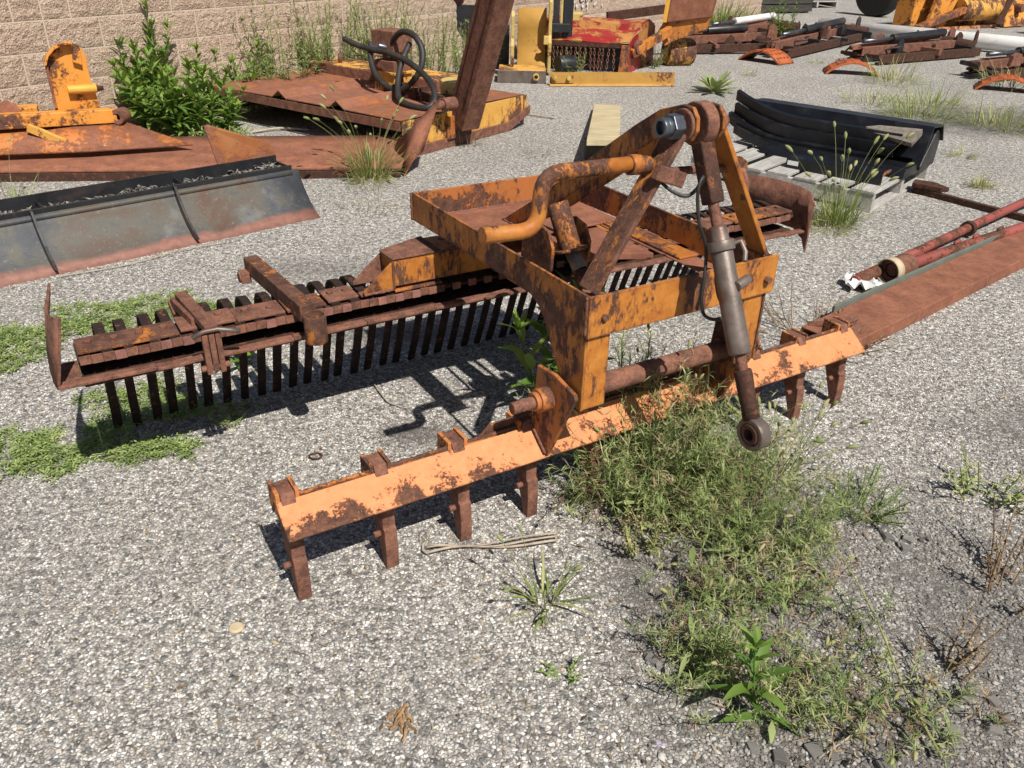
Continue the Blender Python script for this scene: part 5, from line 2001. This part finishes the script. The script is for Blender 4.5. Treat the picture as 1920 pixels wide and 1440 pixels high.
def leafy(name, label, loc, stems, H, rg_seed, leafL=0.07, leafW=0.02, nl=16, mat='leaf', spread=0.05, lean=(0.0, 0.35), cat='weed', tint=(0.15, 0.8), crown=True, droop=(0.2, 1.2), group=None, fold=0.12, pitch=(0.6, 1.25)):
    rg = random.Random(rg_seed)
    T = thing(name, label, cat, loc, 0, group)
    ms, ml_ = MB(), MB()
    for i in range(stems):
        az, rr = rg.uniform(0, 6.283), spread * math.sqrt(rg.random())
        h = H * rg.uniform(0.6, 1.05)
        P = curve((rr * math.cos(az), rr * math.sin(az), 0), az, rg.uniform(*lean), h, rg.uniform(-0.15, 0.25), 6, rg)
        stem(ms, P, 0.0042 * (H / 0.5) ** 0.5, 0.0015, rg.uniform(.2, .6), 5)
        a = rg.uniform(0, 6.28)
        for j in range(nl):
            t = 0.12 + 0.88 * j / (nl - 1)
            k = min(5, int(t * 6))
            p = P[k].lerp(P[k + 1], t * 6 - k)
            a += 2.4
            pt = rg.uniform(*pitch) * (1 - 0.55 * t ** 3)
            d = (math.cos(a) * math.sin(pt), math.sin(a) * math.sin(pt), math.cos(pt))
            sz = (0.65 + 0.5 * math.sin(math.pi * min(1, t * 0.9 + 0.1))) * (1.0 - 0.45 * t ** 4)
            leaf(ml_, p, d, leafL * sz * rg.uniform(.75, 1.15), leafW * sz * rg.uniform(.8, 1.15), rg.uniform(*droop), min(1, rg.uniform(*tint) + 0.25 * t), rg, 4, 0.38, None, fold)
        if crown:
            for j in range(7):
                a += 2.4
                pt = rg.uniform(0.15, 0.9)
                d = (math.cos(a) * math.sin(pt), math.sin(a) * math.sin(pt), math.cos(pt))
                leaf(ml_, P[-1], d, leafL * 0.6 * rg.uniform(.6, 1.1), leafW * 0.6, 0.4, min(1, rg.uniform(0.6, 1.0)), rg, 3, 0.4, None, fold)
    q_ = ms.build('stems' if stems > 1 else 'stem', M[mat], T)
    if stems > 1:
        q_['kind'] = 'stuff'
    ml_.build('foliage', M[mat], T)
    return T


# --- weeds along the wall
leafy('broadleaf_weed', 'big dark green leafy weed by the wall beside the orange plow hitch', (-2.66, 6.40, 0), 24, 0.60, 1, 0.16, 0.048, 24, spread=0.27, lean=(0.0, 0.5))
leafy('broadleaf_weed', 'lower leafy weed spilling forward between the orange frame and the mower deck', (-2.38, 6.30, 0), 20, 0.40, 2, 0.13, 0.04, 16, spread=0.22, lean=(0.1, 0.7))
leafy('broadleaf_weed', 'tallest leafy weed stem with a pale top rosette against the block wall', (-2.82, 6.62, 0), 4, 0.86, 3, 0.14, 0.036, 24, spread=0.08, lean=(0.0, 0.12))
leafy('broadleaf_weed', 'narrow leafy weed standing between the big weed and the mower deck', (-2.35, 7.1, 0), 4, 0.52, 4, 0.12, 0.034, 18, spread=0.12, lean=(0.0, 0.25))
leafy('low_weed', 'soft low yellow-green weed in front of the big leafy weed', (-2.14, 6.02, 0), 40, 0.17, 5, 0.05, 0.010, 14, 'leaf_mat', 0.16, (0.2, 1.2), crown=False)
for i, (x, y, n_, h, lb) in enumerate(((-2.05, 7.55, 12, 0.80, 'wispy tall grey-green weed behind the left corner of the mower deck'), (-1.72, 8.0, 16, 0.95, 'dense bushy weed against the wall behind the mower cross box'), (-1.32, 8.45, 16, 0.95, 'bushy weed against the wall behind the mower gearbox'),
                                     (-0.95, 8.9, 12, 0.70, 'bushy weed by the wall behind the hose loop'), (-2.22, 7.42, 10, 0.45, 'short bushy weed at the far left corner of the mower deck'), (-0.55, 9.3, 9, 0.55, 'thin weed by the wall just left of the leaning arm'))):
    leafy('tall_weed', lb, (x, y, 0), n_ * 2, h, 20 + i, 0.08, 0.012, 40, 'leaf_grey', 0.2, (0.0, 0.4), crown=True, tint=(0.1, 0.7), fold=0, group='weeds along the wall')
leafy('tall_weed', 'sparse grey weed in front of the hanging chains of the red mower', (0.62, 9.72, 0), 7, 0.32, 30, 0.06, 0.009, 16, 'leaf_grey', 0.1, (0.1, 0.7), crown=False, fold=0)
leafy('dry_weed', 'straw coloured dry weed at the right corner of the red mower', (1.55, 10.35, 0), 22, 0.34, 31, 0.05, 0.006, 20, 'grass', 0.12, (0.1, 0.8), crown=False, tint=(0.6, 1.0), fold=0)
tuft('grass_tuft', 'bright green grass clump at the wall foot left of the dark crate', (3.45, 15.6, 0), 500, 0.5, 0.6, 32, wd=0.012, tint=(0.15, 0.55))
leafy('tall_weed', 'light green leafy weed standing between two plow mounts', (3.55, 12.1, 0), 7, 0.75, 33, 0.13, 0.022, 26, 'leaf', 0.10, (0.0, 0.25), tint=(0.4, 0.9))

# --- foxtails and tufts
tuft('foxtail_grass', 'tall foxtail grass with nodding seed heads growing at the near pallet corner', (1.80, 4.50, 0), 190, 0.25, 0.10, 40, 22, 0.062, wd=0.006, hl=1.25, lean=(0.05, 0.8), tint=(0.15, 0.75))
tuft('foxtail_grass', 'foxtail grass growing at the right end of the rusty snow plow', (-0.93, 5.25, 0), 240, 0.28, 0.12, 41, 17, 0.06, wd=0.007, hl=1.2, lean=(0.05, 0.8), tint=(0.3, 0.9))
tuft('foxtail_grass', 'thin foxtail grass in the gap left behind the grey plow blade', (-2.75, 4.35, 0), 60, 0.25, 0.12, 42, 6, 0.05, wd=0.006, hl=1.1)
tuft('dry_tuft', 'dry straw growing at the bottom of the foxtail beside the pallet', (1.72, 4.40, 0), 240, 0.11, 0.13, 43, wd=0.004, tint=(0.55, 1.0), lean=(0.2, 1.4))
tuft('dry_tuft', 'dry straw in front of the foxtail at the snow plow end', (-0.92, 5.08, 0), 160, 0.13, 0.12, 44, wd=0.004, tint=(0.6, 1.0), lean=(0.2, 1.4))
tuft('dry_tuft', 'thin dry weed on the gravel between the grey blade and the rake box', (-0.83, 4.55, 0), 90, 0.10, 0.16, 45, wd=0.003, tint=(0.6, 1.0), lean=(0.3, 1.4), mat='drystem')
tuft('dry_tuft', 'reddish dry grass tuft on the gravel right of the pallet', (3.03, 5.35, 0), 110, 0.12, 0.06, 46, wd=0.005, tint=(0.5, 1.0))
tuft('grass_tuft', 'small grass tuft on the gravel right of the rusty channel', (2.02, 2.72, 0), 60, 0.11, 0.03, 47, wd=0.005, tint=(0.35, 0.9), lean=(0.5, 1.4))
tuft('grass_tuft', 'low green tuft at the right edge above the channel tuft', (2.25, 2.95, 0), 40, 0.07, 0.05, 48, wd=0.005, tint=(0.1, 0.6), lean=(0.5, 1.4))
tuft('grass_tuft', 'sprawling crabgrass clump on the gravel left of the main weed patch', (0.09, 1.47, 0), 34, 0.13, 0.045, 49, 7, 0.03, wd=0.0065, hl=0.85, lean=(0.2, 1.5), tint=(0.15, 0.75))
tuft('dry_tuft', 'small dry dark tuft on the gravel behind the mower skirt corner', (0.15, 5.95, 0), 60, 0.08, 0.10, 50, wd=0.004, tint=(0.1, 0.7), mat='drystem', lean=(0.6, 1.5))
tuft('dry_tuft', 'dry grey weed against the yellow mower skirt', (-0.38, 6.22, 0), 90, 0.16, 0.10, 51, wd=0.004, tint=(0.2, 0.9), mat='drystem', lean=(0.2, 1.3))
gi = 0
rg0 = random.Random(77)
for (x, y, s_, n_, lb) in ((3.55, 7.6, 0.34, 200, 'yellow-green grass clump at the left of the grassy strip'), (4.15, 7.35, 0.30, 220, 'dry grass clump second in the grassy strip'), (4.6, 7.0, 0.32, 240, 'thick dry grass clump in the middle of the grassy strip'),
                           (4.9, 6.55, 0.28, 200, 'green grass clump near the right end of the grassy strip'), (5.05, 7.3, 0.30, 200, 'grass clump at the back of the grassy strip by the arched grate'), (4.0, 8.3, 0.26, 140, 'thin dry grass clump behind the grassy strip'),
                           (3.45, 8.35, 0.22, 120, 'dry weed clump behind the leftmost green clump of the strip'), (5.15, 6.0, 0.25, 150, 'grass clump at the right edge of the grassy strip'), (4.15, 9.65, 0.35, 160, 'pale dry weed in front of the second plow mount'), (5.4, 9.55, 0.35, 130, 'yellow-green weed over the right edge grate')):
    tuft('grass_clump', lb, (x, y, 0), n_, s_, 0.28, 60 + gi, wd=0.007, tint=(0.35, 1.0) if gi not in (0, 3) else (0.2, 0.8), lean=(0.1, 1.1), group='grass clumps in the strip right of the pallet')
    gi += 1
for i, (x, y, lb) in enumerate(((2.6, 9.9, 'tiny green tuft on the gravel in front of the first arched grate'), (3.0, 6.9, 'tiny pale tuft on the gravel above the pallet'), (3.3, 6.2, 'tiny tuft on the gravel right of the black beam'), (2.55, 3.35, 'tiny green tuft at the right edge below the red pipes'), (3.75, 11.1, 'pale grass tuft beside the first plow mount'))):
    tuft('grass_tuft', lb, (x, y, 0), 45, 0.13, 0.07, 90 + i, wd=0.006, tint=(0.4, 0.95), lean=(0.3, 1.3))

# --- pale rosette
RS = thing('rosette_plant', 'pale green rosette plant with broad leaves alone on the gravel', 'plant', (1.97, 8.72, 0))
rg = random.Random(15)
for i in range(22):
    a = i * 2.4 + rg.uniform(-.2, .2)
    pt = 1.35 - 0.04 * i
    mb = MB()
    leaf(mb, (0.02 * math.cos(a), 0.02 * math.sin(a), 0.01), (math.cos(a) * math.sin(pt), math.sin(a) * math.sin(pt), math.cos(pt)), rg.uniform(0.20, 0.30), rg.uniform(0.06, 0.085), 0.35, rg.uniform(.2, .9), rg, 5, 0.5, 0.0, 0.15)
    mb.build('leaf', M['mullein'], RS)

# --- broad plant growing up under the rake frame
leafy('broadleaf_weed', 'bright green broad-leaved weed growing up inside the rake frame by the left leg', (0.13, 2.42, 0), 5, 0.50, 100, 0.125, 0.042, 12, 'leaf', 0.07, (0.05, 0.4), tint=(0.25, 0.9), droop=(0.2, 0.9))
leafy('broadleaf_weed', 'small green weed beside the rake hinge arm on the gravel', (-0.66, 3.12, 0), 3, 0.16, 101, 0.045, 0.022, 8, 'leaf', 0.02, (0.2, 0.6))
leafy('broadleaf_weed', 'shaded small weed growing under the left tines of the rake', (-1.02, 2.62, 0), 4, 0.14, 102, 0.06, 0.03, 7, 'leaf', 0.05, (0.3, 1.0))


# --- purslane mats (ground cover)
def matpatch(name, label, blobs, n_, seed, sz=0.013, hmax=0.045, mat='leaf_mat', stems=True):
    rg = random.Random(seed)
    mb = MB()
    for i in range(n_):
        cx, cy, rx, ry, ang, wgt = rg.choices(blobs, [b[5] for b in blobs])[0]
        a, rr = rg.uniform(0, 6.283), math.sqrt(rg.random())
        lx, ly = rr * math.cos(a) * rx, rr * math.sin(a) * ry
        k = 1 + 0.25 * math.sin(5 * a + cx * 7)
        x = cx + (lx * math.cos(ang) - ly * math.sin(ang)) * k
        y = cy + (lx * math.sin(ang) + ly * math.cos(ang)) * k
        dens = mnoise.noise(V((x * 7, y * 7, 3)))
        if dens < -0.12 - 0.25 * (1 - rr):
            continue
        z = max(0.004, hmax * (1 - rr * rr * 0.85) * rg.uniform(0.15, 1.0) * (0.7 + 0.6 * dens))
        # sprig: a short runner with paired leaflets
        a2 = rg.uniform(0, 6.283)
        d = V((math.cos(a2), math.sin(a2), rg.uniform(-.1, .5))).normalized()
        t0 = rg.uniform(0.05, 0.95)
        p = V((x, y, z))
        for j in range(3):
            for s_ in (-1, 1):
                e = (d * 0.6 + V((-d.y, d.x, 0.25)) * s_).normalized()
                leaf(mb, p + d * (j * sz * 0.8), e, sz * rg.uniform(.7, 1.2), sz * 0.5, 0.2, min(1, max(0, t0 + rg.uniform(-.15, .15))), rg, 2, 0.6)
        leaf(mb, p + d * (3 * sz * 0.8), d, sz, sz * 0.5, 0.2, min(1, t0 + 0.1), rg, 2, 0.6)
        if stems and rg.random() < 0.5:
            leaf(mb, V((x, y, z)) - d * sz * 2, d, sz * 4.4, 0.0022, 0, 0.3, rg, 1, 0.3)
    o = mb.build(name, M[mat])
    tag(o, label, 'ground cover', kind='stuff')


matpatch('ground_cover', 'low green purslane mat behind the left end of the rake', [(-1.55, 3.02, 0.40, 0.22, 0.25, 5), (-1.86, 2.80, 0.30, 0.16, 0.3, 3), (-1.25, 3.12, 0.22, 0.08, 0.4, 1.2), (-1.95, 2.55, 0.24, 0.12, 0.2, 2)], 2300, 200)
matpatch('ground_cover', 'low green purslane mat at the left edge in front of the rake', [(-1.42, 2.05, 0.26, 0.15, 0.15, 4), (-1.25, 2.30, 0.20, 0.20, 0.6, 3), (-1.60, 1.98, 0.22, 0.10, 0, 2), (-1.08, 2.07, 0.12, 0.05, 0.2, 0.8), (-1.02, 2.25, 0.18, 0.12, 0.2, 1.2)], 2000, 201)


# --- the main weed patch
def weedpatch():
    rg = random.Random(300)
    mb, mh, md, mf = MB(), MB(), MB(), MB()
    blobs = [(0.40, 2.02, 0.16, 0.12, 6, 0.27), (0.60, 1.95, 0.20, 0.14, 5, 0.18), (0.38, 1.84, 0.13, 0.11, 4, 0.17), (0.60, 1.74, 0.20, 0.13, 3.6, 0.12), (0.68, 1.55, 0.15, 0.14, 2.2, 0.10), (0.50, 1.50, 0.12, 0.12, 1.4, 0.08),
             (0.45, 1.30, 0.11, 0.11, 2.2, 0.11), (0.58, 1.22, 0.14, 0.10, 2.0, 0.10), (0.76, 1.36, 0.14, 0.16, 1.0, 0.07), (0.82, 1.75, 0.10, 0.12, 1.2, 0.12), (0.72, 1.14, 0.16, 0.08, 1.3, 0.07), (0.20, 1.86, 0.06, 0.06, 0.8, 0.12), (0.95, 1.2, 0.14, 0.14, 0.7, 0.06)]
    for i in range(820):
        cx, cy, rx, ry, _, h = rg.choices(blobs, [b[4] for b in blobs])[0]
        x, y = rg.gauss(cx, rx * 0.55), rg.gauss(cy, ry * 0.55)
        hh = h * rg.uniform(0.5, 1.25)
        az = rg.uniform(0, 6.283)
        dry = rg.random() < 0.16
        P = curve((x, y, 0.003), az, rg.uniform(0.03, 0.75), hh * 1.4, rg.uniform(-0.2, 0.9), 5, rg)
        T = md if dry else mb
        stem(T, P, 0.0011, 0.0006, rg.uniform(.3, .7), 3)
        nl = int(14 + hh * 95)
        t0 = min(0.85, max(0.05, 0.42 + 0.5 * mnoise.noise(V((x * 6, y * 6, 1))) + rg.uniform(-.3, .3)))
        for j in range(nl):
            t = rg.uniform(0.03, 1)
            k = min(4, int(t * 5))
            p = P[k].lerp(P[k + 1], t * 5 - k)
            a = rg.uniform(0, 6.283)
            pt = rg.uniform(0.4, 1.5)
            leaf(T, p, (math.cos(a) * math.sin(pt), math.sin(a) * math.sin(pt), math.cos(pt)), rg.uniform(0.010, 0.038) * (1.25 if hh > 0.15 else 1), rg.uniform(0.0016, 0.0042), rg.uniform(-.2, 1), min(1, t0 + rg.uniform(-.1, .3)), rg, 2, 0.4)
        if rg.random() < 0.15:
            seedhead(mh, P[-1], P[-1] - P[-2], rg.uniform(.02, .035), 0.0045, rg.uniform(.1, .9), rg)
        if rg.random() < 0.10:      # burr heads
            c = P[-1]
            for j in range(10):
                a, b = rg.uniform(0, 6.28), rg.uniform(-1, 1)
                leaf(md, c, (math.cos(a), math.sin(a), b), 0.007, 0.003, 0, rg.uniform(.5, 1), rg, 1, 0.4)
    # broader basal leaves
    for i in range(190):
        cx, cy, rx, ry, _, h = rg.choices(blobs[:8], [b[4] for b in blobs[:8]])[0]
        a, pt = rg.uniform(0, 6.283), rg.uniform(0.7, 1.4)
        leaf(mb, (rg.gauss(cx, rx * .5), rg.gauss(cy, ry * .5), rg.uniform(0.005, h * 0.6)), (math.cos(a) * math.sin(pt), math.sin(a) * math.sin(pt), math.cos(pt)), rg.uniform(.04, .085), rg.uniform(.009, .018), rg.uniform(0, 1), rg.uniform(0.1, .7), rg, 4, 0.45, None, 0.1)
    # dead litter at the base
    for i in range(1500):
        cx, cy, rx, ry, _, h = rg.choices(blobs, [b[4] for b in blobs])[0]
        a = rg.uniform(0, 6.283)
        leaf(md, (rg.gauss(cx, rx * .7), rg.gauss(cy, ry * .7), rg.uniform(0.003, 0.016)), (math.cos(a), math.sin(a), rg.uniform(-.2, .4)), rg.uniform(.01, .04), rg.uniform(.0015, .006), rg.uniform(-.5, .8), rg.uniform(0, 1), rg, 2, 0.4)
    # lilac and yellow flowers
    for (x, y, z, m_) in ((0.42, 2.02, 0.25, 0), (0.305, 1.345, 0.05, 0), (0.305, 1.06, 0.04, 0), (0.695, 1.13, 0.05, 1), (0.62, 1.28, 0.12, 1)):
        for j in range(14):
            a = j * 6.283 / 14
            leaf(mf if not m_ else mh, (x, y, z), (math.cos(a), math.sin(a), 0.5), 0.012, 0.004, 0.2, rg.random(), rg, 1, 0.6)
    T = thing('weed_patch', 'tangled patch of wiry grey-green weeds in front of the scarifier bar', 'weeds')
    T['kind'] = 'stuff'
    for nm, b, m_ in (('weed_foliage', mb, 'leaf_grey'), ('seed_heads', mh, 'head'), ('dry_stems', md, 'drystem'), ('lilac_flowers', mf, 'flower')):
        q_ = b.build(nm, M[m_], T)
        q_['kind'] = 'stuff'


weedpatch()
leafy('broadleaf_weed', 'light green spear-leaved weed with yellow bud low in the main weed patch', (0.53, 1.14, 0), 1, 0.24, 301, 0.095, 0.024, 18, 'leaf', 0.005, (0.3, 0.4), tint=(0.15, 0.6))
leafy('feathery_weed', 'feathery dark green weed alone on the gravel right of the weed patch', (0.985, 1.87, 0), 22, 0.13, 302, 0.028, 0.0024, 30, 'leaf_grey', 0.06, (0.2, 1.2), tint=(0.0, 0.45), fold=0, crown=False)
tuft('foxtail_grass', 'foxtail grass with pale heads in front of the lower end of the top link', (0.78, 2.02, 0), 50, 0.19, 0.12, 303, 26, 0.036, wd=0.004, hl=1.0, lean=(0.1, 0.9), tint=(0.3, 0.9))
leafy('wiry_weed', 'wiry green weed standing against the orange scarifier face', (0.35, 2.10, 0), 3, 0.42, 304, 0.05, 0.005, 30, 'leaf_grey', 0.03, (0.0, 0.2), tint=(0.3, 0.8), fold=0)
leafy('wiry_weed', 'yellowish bushy weed with tiny seeds left in the weed patch', (0.335, 1.68, 0), 10, 0.15, 305, 0.014, 0.006, 34, 'grass', 0.05, (0.1, 0.7), tint=(0.5, 1.0), fold=0, crown=False)
leafy('low_weed', 'small light green sprig on the open gravel below the crabgrass', (0.13, 1.255, 0), 5, 0.06, 306, 0.014, 0.005, 14, 'leaf_mat', 0.02, (0.5, 1.3), crown=False, fold=0)
leafy('dry_weed', 'rusty brown dead weed on the gravel at the lower right', (0.95, 1.28, 0), 6, 0.16, 307, 0.022, 0.006, 16, 'drystem', 0.05, (0.3, 1.2), crown=False, fold=0, tint=(0.2, 0.7))
leafy('dry_weed', 'dark brown dead weed at the right edge of the picture', (1.22, 1.55, 0), 9, 0.20, 308, 0.02, 0.006, 18, 'drystem', 0.08, (0.1, 0.9), crown=False, fold=0, tint=(0.0, 0.6))
leafy('dry_weed', 'mixed green and brown weed at the right edge above the dead weed', (1.38, 1.95, 0), 14, 0.14, 309, 0.03, 0.008, 14, 'leaf_grey', 0.10, (0.2, 1.1), crown=False, fold=0, tint=(0.3, 1.0))
leafy('dry_weed', 'tangle of thin dry weeds at the near end of the rusty channel', (1.22, 3.0, 0), 26, 0.16, 310, 0.02, 0.004, 12, 'drystem', 0.20, (0.4, 1.3), crown=False, fold=0, tint=(0.4, 1.0))
mb = MB()
rg = random.Random(311)
P = smooth([(0.76, 1.90, 0.10), (0.80, 1.72, 0.085), (0.835, 1.55, 0.07), (0.85, 1.38, 0.05), (0.845, 1.22, 0.035), (0.86, 1.06, 0.02)], 8)
stem(mb, P, 0.0016, 0.003, 0.75, 5)
for i in range(2, len(P), 3):
    a = rg.uniform(0, 6.28)
    leaf(mb, P[i], (math.cos(a), math.sin(a), .4), 0.016, 0.004, 0.3, 0.7, rg, 2, 0.4)
o = mb.build('grass_stalk', M['grass'])
tag(o, 'long yellow-green grass stalk bent over the right side of the weed patch', 'grass stalk')
for nm, lb, P, r_ in (('twig', 'thin pale twig on the shaded gravel behind the scarifier bar', [(-0.49, 2.53, 0.006), (-0.46, 2.47, 0.012), (-0.42, 2.40, 0.008), (-0.37, 2.37, 0.006)], 0.0025), ('twig', 'long pale twig along the front of the grey blade edge', [(-1.45, 3.93, 0.008), (-1.62, 3.80, 0.014), (-1.8, 3.60, 0.008), (-2.05, 3.42, 0.01)], 0.003),
                      ('twig', 'pale branch on the ground in the shadow of the mower deck', [(-2.05, 6.35, 0.012), (-1.85, 6.5, 0.02), (-1.62, 6.5, 0.012)], 0.01), ('twig', 'bare brown twig lying at the lower right corner', [(0.62, 1.06, 0.01), (0.72, 1.12, 0.03), (0.80, 1.22, 0.012), (0.90, 1.26, 0.02)], 0.002),
                      ('twig', 'short dark twig on the gravel near the yellow angle bar', [(0.02, 7.35, 0.01), (0.18, 7.25, 0.015), (0.3, 7.2, 0.01)], 0.008)):
    mb = MB()
    mb.tube(smooth(P, 5), r_, 6)
    o = mb.build(nm, M['twig'])
    tag(o, lb, 'twig')


# --- scattered bits on the yard
def litter():
    rg = random.Random(500)
    mb = MB()
    for i in range(1400):
        y = 0.9 + 6.5 * rg.random() ** 1.6
        x = rg.uniform(-0.75, 0.8) * (y + 0.5)
        a = rg.uniform(0, 6.283)
        k = rg.random()
        if k < 0.45:
            leaf(mb, (x, y, 0.007), (math.cos(a), math.sin(a), rg.uniform(-.05, .15)), rg.uniform(0.02, 0.07), rg.uniform(0.001, 0.0022), rg.uniform(-.1, .2), rg.random(), rg, 3, 0.3)
        else:
            leaf(mb, (x, y, 0.006), (math.cos(a), math.sin(a), rg.uniform(0, .4)), rg.uniform(0.006, 0.022), rg.uniform(0.003, 0.009), rg.uniform(-.5, .9), rg.random(), rg, 2, 0.45)
    o = mb.build('ground_litter', M['drystem'])
    tag(o, 'scattered dry straw and leaf bits over the gravel yard', 'litter', kind='stuff')


litter()
